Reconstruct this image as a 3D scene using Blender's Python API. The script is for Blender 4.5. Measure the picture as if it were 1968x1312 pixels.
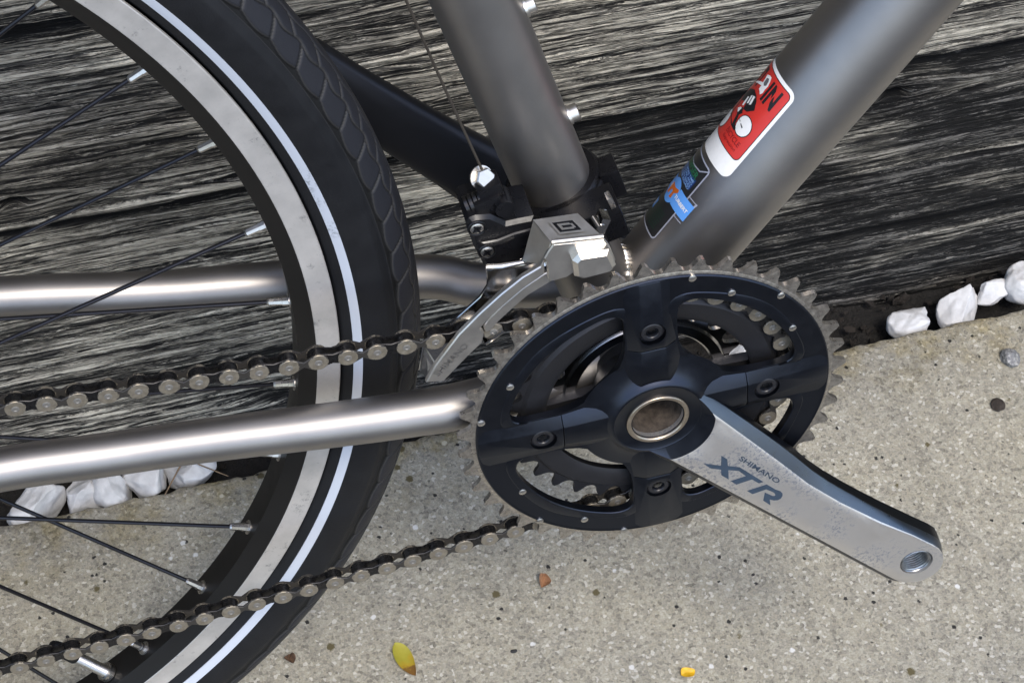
import bpy, bmesh, math, random
import numpy as np
from mathutils import Matrix, Vector
from mathutils.geometry import tessellate_polygon

for o_ in list(bpy.data.objects):
    bpy.data.objects.remove(o_)
SC = bpy.context.scene
COL = SC.collection
RAD = math.radians

# ------------------------------------------------------------------ camera
cam_d = bpy.data.cameras.new('camera')
cam = bpy.data.objects.new('camera', cam_d)
COL.objects.link(cam)
cr = Vector((0.9725066, -0.2304503, 0.0335206))
cd = Vector((-0.1715974, -0.8064527, -0.5658519))
cf = Vector((0.1574336, 0.5445427, -0.8238252))
mw = Matrix.Identity(4)
for i in range(3):
    mw[i][0], mw[i][1], mw[i][2] = cr[i], -cd[i], -cf[i]
mw[0][3], mw[1][3], mw[2][3] = 0.2298283, -0.5013625, 1.1440523
cam.matrix_world = mw
cam_d.sensor_width = 36
cam_d.lens = 76.397
cam_d.clip_start = 0.02
cam_d.clip_end = 500
SC.camera = cam

# ------------------------------------------------------------------ light
SUN_DIR = Vector((0.10, -0.50, 1.0)).normalized()       # towards the sun
world = bpy.data.worlds.new('World')
SC.world = world
world.use_nodes = True
wn = world.node_tree
wn.nodes.clear()
sky = wn.nodes.new('ShaderNodeTexSky')
sky.sky_type = 'NISHITA'
sky.sun_disc = False
sky.sun_elevation = math.asin(SUN_DIR.z)
sky.sun_rotation = math.atan2(SUN_DIR.x, SUN_DIR.y)
sky.dust_density = 2.0
bg = wn.nodes.new('ShaderNodeBackground')
bg.inputs['Strength'].default_value = 0.15
wo = wn.nodes.new('ShaderNodeOutputWorld')
wn.links.new(sky.outputs[0], bg.inputs[0])
wn.links.new(bg.outputs[0], wo.inputs[0])
sun_d = bpy.data.lights.new('sun', 'SUN')
sun_d.energy = 0.9
sun_d.angle = RAD(15)
sun_d.color = (1.0, 0.95, 0.87)
sun = bpy.data.objects.new('sun', sun_d)
COL.objects.link(sun)
sun.rotation_euler = (-SUN_DIR).to_track_quat('-Z', 'Y').to_euler()
sun.location = (1, -1.5, 3)
SC.view_settings.view_transform = 'Standard'
SC.view_settings.look = 'None'
SC.view_settings.exposure = 1.2
SC.view_settings.gamma = 1.0
SC.cycles.max_bounces = 8
SC.cycles.sample_clamp_indirect = 6.0


# ------------------------------------------------------------------ node helpers
def new_mat(name):
    m = bpy.data.materials.new(name)
    m.use_nodes = True
    nt = m.node_tree
    b = nt.nodes['Principled BSDF']
    return m, nt, b


def N(nt, t, **kw):
    n = nt.nodes.new(t)
    for k, v in kw.items():
        setattr(n, k, v)
    return n


def noise(nt, vec, scale, detail=4, rough=0.6, dist=0.0):
    n = N(nt, 'ShaderNodeTexNoise')
    n.inputs['Scale'].default_value = scale
    n.inputs['Detail'].default_value = detail
    n.inputs['Roughness'].default_value = rough
    n.inputs['Distortion'].default_value = dist
    nt.links.new(vec, n.inputs['Vector'])
    return n.outputs['Fac']


def ramp(nt, fac, stops, interp='LINEAR'):
    r = N(nt, 'ShaderNodeValToRGB')
    r.color_ramp.interpolation = interp
    els = r.color_ramp.elements
    while len(els) < len(stops):
        els.new(0.5)
    for e, (p, c) in zip(els, stops):
        e.position = p
        e.color = (c, c, c, 1) if isinstance(c, (int, float)) else (*c, 1)
    nt.links.new(fac, r.inputs['Fac'])
    return r.outputs['Color']


def mix(nt, fac, a, b, mode='MIX'):
    n = N(nt, 'ShaderNodeMix', data_type='RGBA', blend_type=mode)
    for s, v in ((0, fac), (6, a), (7, b)):
        if isinstance(v, bpy.types.NodeSocket):
            nt.links.new(v, n.inputs[s])
        elif isinstance(v, (int, float)):
            n.inputs[s].default_value = v if s == 0 else (v, v, v, 1)
        else:
            n.inputs[s].default_value = (*v, 1)
    return n.outputs[2]


def math_n(nt, op, a, b=0.0, clamp=False):
    n = N(nt, 'ShaderNodeMath', operation=op, use_clamp=clamp)
    for s, v in ((0, a), (1, b)):
        if isinstance(v, bpy.types.NodeSocket):
            nt.links.new(v, n.inputs[s])
        else:
            n.inputs[s].default_value = v
    return n.outputs[0]


def objvec(nt, scale=None, rot=None):
    c = N(nt, 'ShaderNodeTexCoord')
    if scale is None and rot is None:
        return c.outputs['Object']
    mp = N(nt, 'ShaderNodeMapping')
    if scale is not None:
        mp.inputs['Scale'].default_value = scale
    if rot is not None:
        mp.inputs['Rotation'].default_value = rot
    nt.links.new(c.outputs['Object'], mp.inputs['Vector'])
    return mp.outputs['Vector']


def bump(nt, b, h, strength, dist):
    n = N(nt, 'ShaderNodeBump')
    n.inputs['Strength'].default_value = strength
    n.inputs['Distance'].default_value = dist
    nt.links.new(h, n.inputs['Height'])
    nt.links.new(n.outputs[0], b.inputs['Normal'])
    return n


def simple(name, col, rough=0.5, metal=0.0, coat=0.0, var=0.0, vscale=300, rvar=0.0, bmp=0.0, bscale=900, spec=0.5):
    m, nt, b = new_mat(name)
    b.inputs['Base Color'].default_value = (*col, 1)
    b.inputs['Roughness'].default_value = rough
    b.inputs['Metallic'].default_value = metal
    b.inputs['Coat Weight'].default_value = coat
    b.inputs['Specular IOR Level'].default_value = spec
    v = objvec(nt)
    if var > 0:
        f = noise(nt, v, vscale, 5, 0.65)
        lo = tuple(c * (1 - var) for c in col)
        hi = tuple(min(1, c * (1 + var)) for c in col)
        nt.links.new(ramp(nt, f, [(0.3, lo), (0.7, hi)]), b.inputs['Base Color'])
    if rvar > 0:
        f = noise(nt, v, vscale * 0.6, 4, 0.6)
        nt.links.new(ramp(nt, f, [(0.3, max(0, rough - rvar)), (0.7, min(1, rough + rvar))]), b.inputs['Roughness'])
    if bmp > 0:
        bump(nt, b, noise(nt, v, bscale, 3, 0.6), 1.0, bmp)
    return m


EDGE0, EDGEK = 0.1840, 0.0343           # slab edge: y = EDGE0 + EDGEK * x


# ------------------------------------------------------------------ materials
def mat_concrete():
    m, nt, b = new_mat('concrete')
    v = objvec(nt)
    big = noise(nt, v, 7, 4, 0.6)
    mid = noise(nt, v, 90, 4, 0.7)
    fine = noise(nt, v, 780, 5, 0.85)
    vor = N(nt, 'ShaderNodeTexVoronoi', feature='F1')
    vor.inputs['Scale'].default_value = 560
    vor.inputs['Randomness'].default_value = 1.0
    wv = N(nt, 'ShaderNodeVectorMath', operation='ADD')
    nz = N(nt, 'ShaderNodeTexNoise')
    nz.inputs['Scale'].default_value = 500
    nt.links.new(v, nz.inputs['Vector'])
    sc = N(nt, 'ShaderNodeVectorMath', operation='SCALE')
    sc.inputs['Scale'].default_value = 0.0011
    nt.links.new(nz.outputs['Color'], sc.inputs[0])
    nt.links.new(v, wv.inputs[0])
    nt.links.new(sc.outputs[0], wv.inputs[1])
    nt.links.new(wv.outputs[0], vor.inputs['Vector'])
    base = ramp(nt, fine, [(0.36, (0.11, 0.104, 0.090)), (0.46, (0.31, 0.293, 0.247)), (0.57, (0.42, 0.398, 0.332)), (0.68, (0.60, 0.58, 0.51))])
    sep = N(nt, 'ShaderNodeSeparateColor')
    nt.links.new(vor.outputs['Color'], sep.inputs[0])
    grains = ramp(nt, sep.outputs[0], [(0.0, (0.055, 0.054, 0.050)), (0.05, (0.13, 0.125, 0.11)), (0.13, (0.25, 0.24, 0.21)), (0.35, (0.36, 0.335, 0.265)), (0.62, (0.42, 0.40, 0.34)), (0.86, (0.54, 0.52, 0.45)), (0.95, (0.80, 0.79, 0.75))], 'CONSTANT')
    c = mix(nt, 0.41, base, grains)
    midr = ramp(nt, mid, [(0.32, 0.86), (0.5, 1.0), (0.7, 1.08)])
    c = mix(nt, 1.0, c, midr, 'MULTIPLY')
    tint = ramp(nt, big, [(0.3, (0.95, 0.94, 0.92)), (0.7, (1.10, 1.06, 0.96))])
    c = mix(nt, 1.0, c, tint, 'MULTIPLY')
    # small dark chips and olive lichen spots
    def spots(scale, thr, rad, col, c, prob, seedoff):
        vo = N(nt, 'ShaderNodeTexVoronoi', feature='F1')
        vo.inputs['Scale'].default_value = scale
        mp = N(nt, 'ShaderNodeMapping')
        mp.inputs['Location'].default_value = (seedoff, seedoff * 2.3, 0)
        nt.links.new(wv.outputs[0], mp.inputs['Vector'])
        nt.links.new(mp.outputs[0], vo.inputs['Vector'])
        s2 = N(nt, 'ShaderNodeSeparateColor')
        nt.links.new(vo.outputs['Color'], s2.inputs[0])
        on = math_n(nt, 'LESS_THAN', s2.outputs[1], prob)
        rr = math_n(nt, 'MULTIPLY', s2.outputs[2], rad)
        jag = math_n(nt, 'MULTIPLY', math_n(nt, 'SUBTRACT', fine, 0.5), rad * 1.2)
        d = math_n(nt, 'ADD', vo.outputs['Distance'], jag)
        edge = math_n(nt, 'SUBTRACT', rr, d)
        k = math_n(nt, 'MULTIPLY', edge, 1.0 / (rad * 0.25), True)
        k = math_n(nt, 'MULTIPLY', math_n(nt, 'MINIMUM', k, 1.0), on, True)
        return mix(nt, k, c, col)
    c = spots(90, 0, 0.26, (0.12, 0.10, 0.05), c, 0.24, 1.7)
    c = spots(190, 0, 0.30, (0.030, 0.029, 0.027), c, 0.30, 4.1)
    c = spots(110, 0, 0.22, (0.70, 0.69, 0.66), c, 0.12, 7.7)
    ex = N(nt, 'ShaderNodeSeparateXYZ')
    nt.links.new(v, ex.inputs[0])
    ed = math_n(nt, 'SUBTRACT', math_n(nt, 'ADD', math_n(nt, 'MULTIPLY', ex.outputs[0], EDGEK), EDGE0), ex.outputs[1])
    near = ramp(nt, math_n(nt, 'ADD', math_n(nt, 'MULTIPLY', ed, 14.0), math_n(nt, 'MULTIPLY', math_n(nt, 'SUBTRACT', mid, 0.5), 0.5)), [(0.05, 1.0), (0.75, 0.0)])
    olive_k = math_n(nt, 'MULTIPLY', near, ramp(nt, noise(nt, v, 38, 5, 0.7), [(0.45, 0.0), (0.62, 0.75)]))
    c = mix(nt, olive_k, c, mix(nt, 1.0, c, (0.80, 0.70, 0.42), 'MULTIPLY'))  # olive patches, denser towards the slab edge
    edge_dark = math_n(nt, 'MULTIPLY', near, ramp(nt, noise(nt, v, 24, 5, 0.7), [(0.45, 0.0), (0.66, 0.6)]))
    c = mix(nt, edge_dark, c, mix(nt, 1.0, c, (0.55, 0.55, 0.55), 'MULTIPLY'))  # darker patches, denser towards the slab edge
    # faint broom / form lines
    v2 = objvec(nt, (60, 3.0, 1), (0, 0, RAD(-3)))
    lines = ramp(nt, noise(nt, v2, 1.0, 2, 0.5), [(0.3, 0.9), (0.5, 1.0)])
    c = mix(nt, 1.0, c, lines, 'MULTIPLY')
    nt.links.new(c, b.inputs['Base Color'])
    b.inputs['Roughness'].default_value = 0.9
    b.inputs['Specular IOR Level'].default_value = 0.25
    h = math_n(nt, 'ADD', math_n(nt, 'MULTIPLY', fine, 0.8), math_n(nt, 'MULTIPLY', sep.outputs[1], 0.15))
    h = math_n(nt, 'ADD', h, math_n(nt, 'MULTIPLY', mid, 0.4))
    bump(nt, b, h, 0.9, 0.0014)
    return m


def mat_wood():
    m, nt, b = new_mat('weathered_timber')
    at = N(nt, 'ShaderNodeAttribute', attribute_name='grain')
    tn = N(nt, 'ShaderNodeAttribute', attribute_name='tone')
    gu = N(nt, 'ShaderNodeAttribute', attribute_name='across')
    ck = N(nt, 'ShaderNodeAttribute', attribute_name='crack')
    ox = N(nt, 'ShaderNodeSeparateXYZ')
    nt.links.new(objvec(nt), ox.inputs[0])

    def field(sx, su, detail, rough, off):
        c = N(nt, 'ShaderNodeCombineXYZ')
        nt.links.new(math_n(nt, 'MULTIPLY', ox.outputs[0], sx), c.inputs[0])
        nt.links.new(math_n(nt, 'MULTIPLY', gu.outputs['Fac'], su), c.inputs[1])
        c.inputs[2].default_value = off
        return noise(nt, c.outputs[0], 1.0, detail, rough)
    A = field(22, 0.55, 4, 0.65, 1.3)      # broad early / late wood
    Bf = field(60, 1.15, 3, 0.7, 4.7)      # fibres
    Cf = field(260, 1.25, 3, 0.75, 8.1)    # broken ends
    S = field(11, 0.85, 3, 0.6, 12.9)      # pale raised streaks
    g = math_n(nt, 'MULTIPLY', at.outputs['Fac'], 0.42)
    for f_, k_ in ((A, 0.80), (Bf, 0.65), (Cf, 0.34)):
        g = math_n(nt, 'ADD', g, math_n(nt, 'MULTIPLY', math_n(nt, 'SUBTRACT', f_, 0.5), k_))
    g = math_n(nt, 'ADD', math_n(nt, 'MULTIPLY', math_n(nt, 'ADD', g, -0.22), 1.5), 0.57)
    st = math_n(nt, 'MULTIPLY', ramp(nt, S, [(0.55, 0.0), (0.63, 1.0)]), ramp(nt, Cf, [(0.40, 0.1), (0.60, 1.0)]))
    g = math_n(nt, 'ADD', g, math_n(nt, 'MULTIPLY', st, 0.30))
    D1 = math_n(nt, 'ABSOLUTE', math_n(nt, 'SUBTRACT', field(7, 0.34, 2, 0.5, 21.5), 0.5))
    D2 = math_n(nt, 'ABSOLUTE', math_n(nt, 'SUBTRACT', field(20, 0.62, 2, 0.5, 27.1), 0.5))
    L1 = math_n(nt, 'ABSOLUTE', math_n(nt, 'SUBTRACT', field(16, 0.50, 2, 0.5, 33.3), 0.5))
    gate = ramp(nt, field(26, 0.10, 3, 0.6, 40.2), [(0.42, 0.0), (0.54, 1.0)])
    dl = math_n(nt, 'MAXIMUM', ramp(nt, D1, [(0.012, 0.55), (0.030, 0.0)]), math_n(nt, 'MULTIPLY', ramp(nt, D2, [(0.010, 0.40), (0.028, 0.0)]), gate))
    ll = math_n(nt, 'MULTIPLY', ramp(nt, L1, [(0.010, 0.42), (0.032, 0.0)]), ramp(nt, Cf, [(0.42, 0.0), (0.55, 1.0)]))
    g = math_n(nt, 'ADD', math_n(nt, 'SUBTRACT', g, dl), ll)
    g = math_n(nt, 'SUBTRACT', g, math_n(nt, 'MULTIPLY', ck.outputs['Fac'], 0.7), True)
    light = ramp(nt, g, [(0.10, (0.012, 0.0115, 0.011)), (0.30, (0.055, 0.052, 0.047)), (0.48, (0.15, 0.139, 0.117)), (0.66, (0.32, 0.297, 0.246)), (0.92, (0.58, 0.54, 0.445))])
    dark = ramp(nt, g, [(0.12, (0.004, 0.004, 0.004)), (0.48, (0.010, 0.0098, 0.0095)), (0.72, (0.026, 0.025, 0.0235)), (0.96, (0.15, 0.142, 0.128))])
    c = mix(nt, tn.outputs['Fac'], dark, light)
    nt.links.new(c, b.inputs['Base Color'])
    b.inputs['Roughness'].default_value = 0.88
    b.inputs['Specular IOR Level'].default_value = 0.2
    h = math_n(nt, 'ADD', math_n(nt, 'ADD', A, Bf), math_n(nt, 'ADD', math_n(nt, 'MULTIPLY', Cf, 0.8), math_n(nt, 'MULTIPLY', st, 0.5)))
    h = math_n(nt, 'SUBTRACT', h, math_n(nt, 'MULTIPLY', dl, 1.2))
    bump(nt, b, h, 1.0, 0.0011)
    return m


def mat_titanium():
    m, nt, b = new_mat('brushed_titanium')
    v = objvec(nt)
    f = noise(nt, v, 40, 3, 0.5)
    f2 = noise(nt, v, 2600, 2, 0.5)
    c = ramp(nt, f, [(0.3, (0.275, 0.262, 0.25)), (0.7, (0.33, 0.312, 0.295))])
    sm = noise(nt, v, 130, 5, 0.75)
    c = mix(nt, ramp(nt, sm, [(0.70, 0.0), (0.78, 0.6)]), c, (0.16, 0.15, 0.14))
    nt.links.new(c, b.inputs['Base Color'])
    b.inputs['Metallic'].default_value = 1.0
    nt.links.new(ramp(nt, f2, [(0.3, 0.41), (0.7, 0.48)]), b.inputs['Roughness'])
    bump(nt, b, f2, 0.25, 0.00008)
    return m


def mat_black_ano(name='black_anodised', col=(0.040, 0.045, 0.059), rough=0.33, metal=1.0):
    m, nt, b = new_mat(name)
    v = objvec(nt)
    f = noise(nt, v, 160, 5, 0.7)
    sp = noise(nt, v, 900, 4, 0.8)
    c = mix(nt, ramp(nt, sp, [(0.75, 0.0), (0.80, 1.0)]), col, (0.20, 0.19, 0.18))
    nt.links.new(c, b.inputs['Base Color'])
    b.inputs['Metallic'].default_value = metal
    nt.links.new(ramp(nt, f, [(0.3, rough - 0.05), (0.7, rough + 0.07)]), b.inputs['Roughness'])
    return m


def mat_crank_face():
    m, nt, b = new_mat('polished_crank_alloy')
    v = objvec(nt)
    # worn dull patches near the outer end, scratches across
    sx = N(nt, 'ShaderNodeSeparateXYZ')
    nt.links.new(v, sx.inputs[0])
    pit = noise(nt, v, 520, 5, 0.8)
    area = noise(nt, v, 38, 3, 0.6)
    k = math_n(nt, 'MULTIPLY', ramp(nt, pit, [(0.51, 0.0), (0.57, 1.0)]), ramp(nt, area, [(0.44, 0.0), (0.58, 1.0)]))
    v2 = objvec(nt, (1400, 120, 600), (0, 0, RAD(20)))
    scr = ramp(nt, noise(nt, v2, 1.0, 2, 0.6), [(0.72, 0.0), (0.76, 0.7)])
    k2 = math_n(nt, 'MAXIMUM', math_n(nt, 'MULTIPLY', k, 0.8), math_n(nt, 'MULTIPLY', scr, ramp(nt, area, [(0.4, 0.0), (0.55, 0.6)])))
    tone = ramp(nt, area, [(0.3, (0.60, 0.57, 0.53)), (0.7, (0.71, 0.68, 0.635))])
    c = mix(nt, k2, tone, (0.30, 0.31, 0.36))
    nt.links.new(c, b.inputs['Base Color'])
    b.inputs['Metallic'].default_value = 0.85
    nt.links.new(ramp(nt, pit, [(0.3, 0.32), (0.7, 0.46)]), b.inputs['Roughness'])
    bump(nt, b, k2, -0.3, 0.0002)
    return m


def mat_track():
    m, nt, b = new_mat('worn_braking_surface')
    v = objvec(nt)
    f = noise(nt, v, 900, 4, 0.7)
    blot = noise(nt, v, 45, 4, 0.6)
    c = ramp(nt, blot, [(0.30, (0.42, 0.405, 0.38)), (0.7, (0.58, 0.555, 0.52))])
    k = ramp(nt, noise(nt, v, 120, 6, 0.85), [(0.58, 0.0), (0.68, 0.7)])
    c = mix(nt, k, c, (0.12, 0.12, 0.12))
    nt.links.new(c, b.inputs['Base Color'])
    b.inputs['Metallic'].default_value = 0.55
    nt.links.new(ramp(nt, f, [(0.3, 0.42), (0.7, 0.6)]), b.inputs['Roughness'])
    return m


def mat_rubber():
    m, nt, b = new_mat('tyre_rubber')
    v = objvec(nt)
    f = noise(nt, v, 60, 5, 0.7)
    d = noise(nt, v, 1200, 3, 0.7)
    c = ramp(nt, f, [(0.3, (0.0045, 0.0048, 0.006)), (0.75, (0.009, 0.0095, 0.011))])
    gr = N(nt, 'ShaderNodeAttribute', attribute_name='groove')
    tread = ramp(nt, math_n(nt, 'MULTIPLY', gr.outputs['Fac'], 0.5), [(0.50, (0.0135, 0.0142, 0.018)), (0.56, (0.019, 0.019, 0.021)), (0.66, (0.032, 0.031, 0.030)), (0.80, (0.010, 0.010, 0.010)), (0.95, (0.004, 0.004, 0.004))])
    c = mix(nt, math_n(nt, 'GREATER_THAN', gr.outputs['Fac'], 0.9), c, tread)
    c = mix(nt, ramp(nt, d, [(0.70, 0.0), (0.82, 0.25)]), c, (0.10, 0.095, 0.085))
    nt.links.new(c, b.inputs['Base Color'])
    nt.links.new(ramp(nt, f, [(0.3, 0.48), (0.7, 0.62)]), b.inputs['Roughness'])
    b.inputs['Specular IOR Level'].default_value = 0.28
    bump(nt, b, d, 0.4, 0.0003)
    return m


def mat_stripe():
    m, nt, b = new_mat('reflective_stripe')
    v = objvec(nt)
    f = noise(nt, v, 380, 5, 0.8)
    a = noise(nt, v, 22, 3, 0.6)
    k = math_n(nt, 'MULTIPLY', ramp(nt, f, [(0.50, 0.0), (0.60, 1.0)]), ramp(nt, a, [(0.60, 0.0), (0.70, 0.8)]))
    c = mix(nt, k, (0.46, 0.49, 0.54), (0.09, 0.10, 0.11))
    nt.links.new(c, b.inputs['Base Color'])
    b.inputs['Roughness'].default_value = 0.35
    return m


def mat_stone():
    m, nt, b = new_mat('white_marble_chip')
    v = objvec(nt)
    f = noise(nt, v, 90, 5, 0.65)
    g = noise(nt, v, 700, 4, 0.7)
    c = ramp(nt, f, [(0.28, (0.46, 0.46, 0.455)), (0.6, (0.60, 0.598, 0.59))])
    dirt = ramp(nt, noise(nt, v, 120, 6, 0.8), [(0.60, 0.0), (0.72, 0.6)])
    c = mix(nt, dirt, c, (0.42, 0.38, 0.30))
    nt.links.new(c, b.inputs['Base Color'])
    b.inputs['Roughness'].default_value = 0.7
    bump(nt, b, math_n(nt, 'ADD', f, math_n(nt, 'MULTIPLY', g, 0.3)), 0.35, 0.0012)
    return m


M = {}
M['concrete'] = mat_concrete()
M['wood'] = mat_wood()
M['ti'] = mat_titanium()
M['ano'] = mat_black_ano()
M['anod'] = mat_black_ano('dull_black_alloy', (0.040, 0.040, 0.044), 0.46, 0.8)
M['face'] = mat_crank_face()
M['anogrey'] = mat_black_ano('blue_grey_anodised', (0.125, 0.143, 0.175), 0.30)
M['track'] = mat_track()
M['rubber'] = mat_rubber()
M['stripe'] = mat_stripe()
M['stone'] = mat_stone()
M['rim'] = simple('rim_black', (0.006, 0.0055, 0.005), 0.42, 0.0, rvar=0.06, vscale=80, spec=0.3)
M['teeth'] = simple('worn_steel_teeth', (0.43, 0.395, 0.345), 0.33, 0.92, var=0.35, vscale=500, rvar=0.1)
M['steel'] = simple('bright_steel', (0.52, 0.50, 0.47), 0.30, 1.0, var=0.1, rvar=0.06)
M['silver'] = simple('satin_silver', (0.60, 0.57, 0.52), 0.33, 0.95, var=0.08, vscale=200, rvar=0.05)
M['chrome'] = simple('dark_chrome', (0.42, 0.41, 0.40), 0.14, 1.0)
M['plate'] = simple('nickel_plate', (0.27, 0.238, 0.19), 0.45, 0.6, var=0.25, vscale=600, rvar=0.08)
def mat_plate():
    m, nt, b = new_mat('worn_nickel_plate')
    v = objvec(nt)
    sx = N(nt, 'ShaderNodeSeparateXYZ')
    nt.links.new(v, sx.inputs[0])
    dx = math_n(nt, 'SUBTRACT', math_n(nt, 'ABSOLUTE', sx.outputs[0]), 0.00635)
    r = math_n(nt, 'SQRT', math_n(nt, 'ADD', math_n(nt, 'MULTIPLY', dx, dx), math_n(nt, 'MULTIPLY', sx.outputs[1], sx.outputs[1])))
    oi = N(nt, 'ShaderNodeObjectInfo')
    ad = N(nt, 'ShaderNodeVectorMath', operation='ADD')
    nt.links.new(v, ad.inputs[0])
    nt.links.new(oi.outputs['Location'], ad.inputs[1])
    f = noise(nt, ad.outputs[0], 420, 4, 0.7)
    k = math_n(nt, 'ADD', math_n(nt, 'MULTIPLY', r, 1000 / 4.4), math_n(nt, 'MULTIPLY', math_n(nt, 'SUBTRACT', f, 0.5), 0.7))
    disc = ramp(nt, f, [(0.3, (0.185, 0.16, 0.12)), (0.7, (0.30, 0.265, 0.205))])
    c = mix(nt, ramp(nt, k, [(0.96, 0.0), (1.14, 1.0)]), disc, (0.055, 0.05, 0.044))
    nt.links.new(c, b.inputs['Base Color'])
    b.inputs['Metallic'].default_value = 0.6
    nt.links.new(ramp(nt, f, [(0.3, 0.36), (0.7, 0.52)]), b.inputs['Roughness'])
    return m


M['plate'] = mat_plate()
M['chaindark'] = simple('dark_chain_steel', (0.035, 0.034, 0.034), 0.30, 0.8, var=0.3, vscale=500, rvar=0.1)  # inner links and return spring, darker than the outer plates
M['pin'] = simple('chain_pin_steel', (0.26, 0.245, 0.22), 0.48, 0.7)
M['plastic'] = simple('black_plastic', (0.0055, 0.0055, 0.0065), 0.30, 0.0, rvar=0.08, spec=0.32)
M['bore'] = simple('brass_bush', (0.42, 0.355, 0.27), 0.34, 0.9, var=0.15, vscale=400)
M['grime'] = simple('greasy_bore', (0.050, 0.040, 0.031), 0.75, 0.0, var=0.6, vscale=250, spec=0.2)
M['spoke'] = simple('black_spoke', (0.014, 0.014, 0.017), 0.25, 0.5)
M['decal'] = simple('navy_print', (0.030, 0.048, 0.072), 0.5, 0.1, var=0.15, vscale=200)
M['white'] = simple('white_vinyl', (0.76, 0.755, 0.72), 0.35, var=0.04)
M['red'] = simple('red_vinyl', (0.52, 0.030, 0.022), 0.33, var=0.06, vscale=120)
M['black'] = simple('black_ink', (0.010, 0.010, 0.012), 0.4)
M['darkred'] = simple('dark_red_ink', (0.20, 0.008, 0.010), 0.4)
M['blackvinyl'] = simple('black_vinyl', (0.018, 0.019, 0.020), 0.3)
M['blue'] = simple('sky_blue_vinyl', (0.11, 0.33, 0.78), 0.35)
M['orange'] = simple('orange_ink', (0.56, 0.13, 0.012), 0.4)
M['greyline'] = simple('grey_outline_ink', (0.30, 0.32, 0.38), 0.4)
M['navyblue'] = simple('deep_blue_ink', (0.010, 0.035, 0.14), 0.4)
M['paleblue'] = simple('pale_blue_ink', (0.20, 0.36, 0.62), 0.4)
M['green'] = simple('green_ink', (0.018, 0.13, 0.06), 0.4)
M['dkgreen'] = simple('dark_green_ink', (0.012, 0.045, 0.025), 0.4)
M['soil'] = simple('dark_soil', (0.009, 0.0078, 0.0065), 0.95, var=0.6, vscale=300, bmp=0.003, bscale=350)
M['earth'] = simple('garden_earth', (0.055, 0.048, 0.035), 0.95, var=0.5, vscale=20, bmp=0.01, bscale=60)
M['leafy'] = None


# ------------------------------------------------------------------ mesh helpers
def finish(me, smooth=35):
    me.validate()
    if smooth:
        me.shade_smooth()
        me.set_sharp_from_angle(angle=RAD(smooth))
    me.update()


def link(name, me, mats, parent=None):
    ob = bpy.data.objects.new(name, me)
    COL.objects.link(ob)
    if mats is not None:
        for mm in (mats if isinstance(mats, (list, tuple)) else [mats]):
            me.materials.append(M[mm] if isinstance(mm, str) else mm)
    if parent is not None:
        ob.parent = parent
    return ob


def tag(o, label=None, cat=None, group=None, kind=None):
    for k, v in (('label', label), ('category', cat), ('group', group), ('kind', kind)):
        if v:
            o[k] = v
    return o


def empty(name, parent=None, loc=(0, 0, 0)):
    e = bpy.data.objects.new(name, None)
    e.empty_display_size = 0.02
    COL.objects.link(e)
    e.location = loc
    if parent is not None:
        e.parent = parent
    return e


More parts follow.
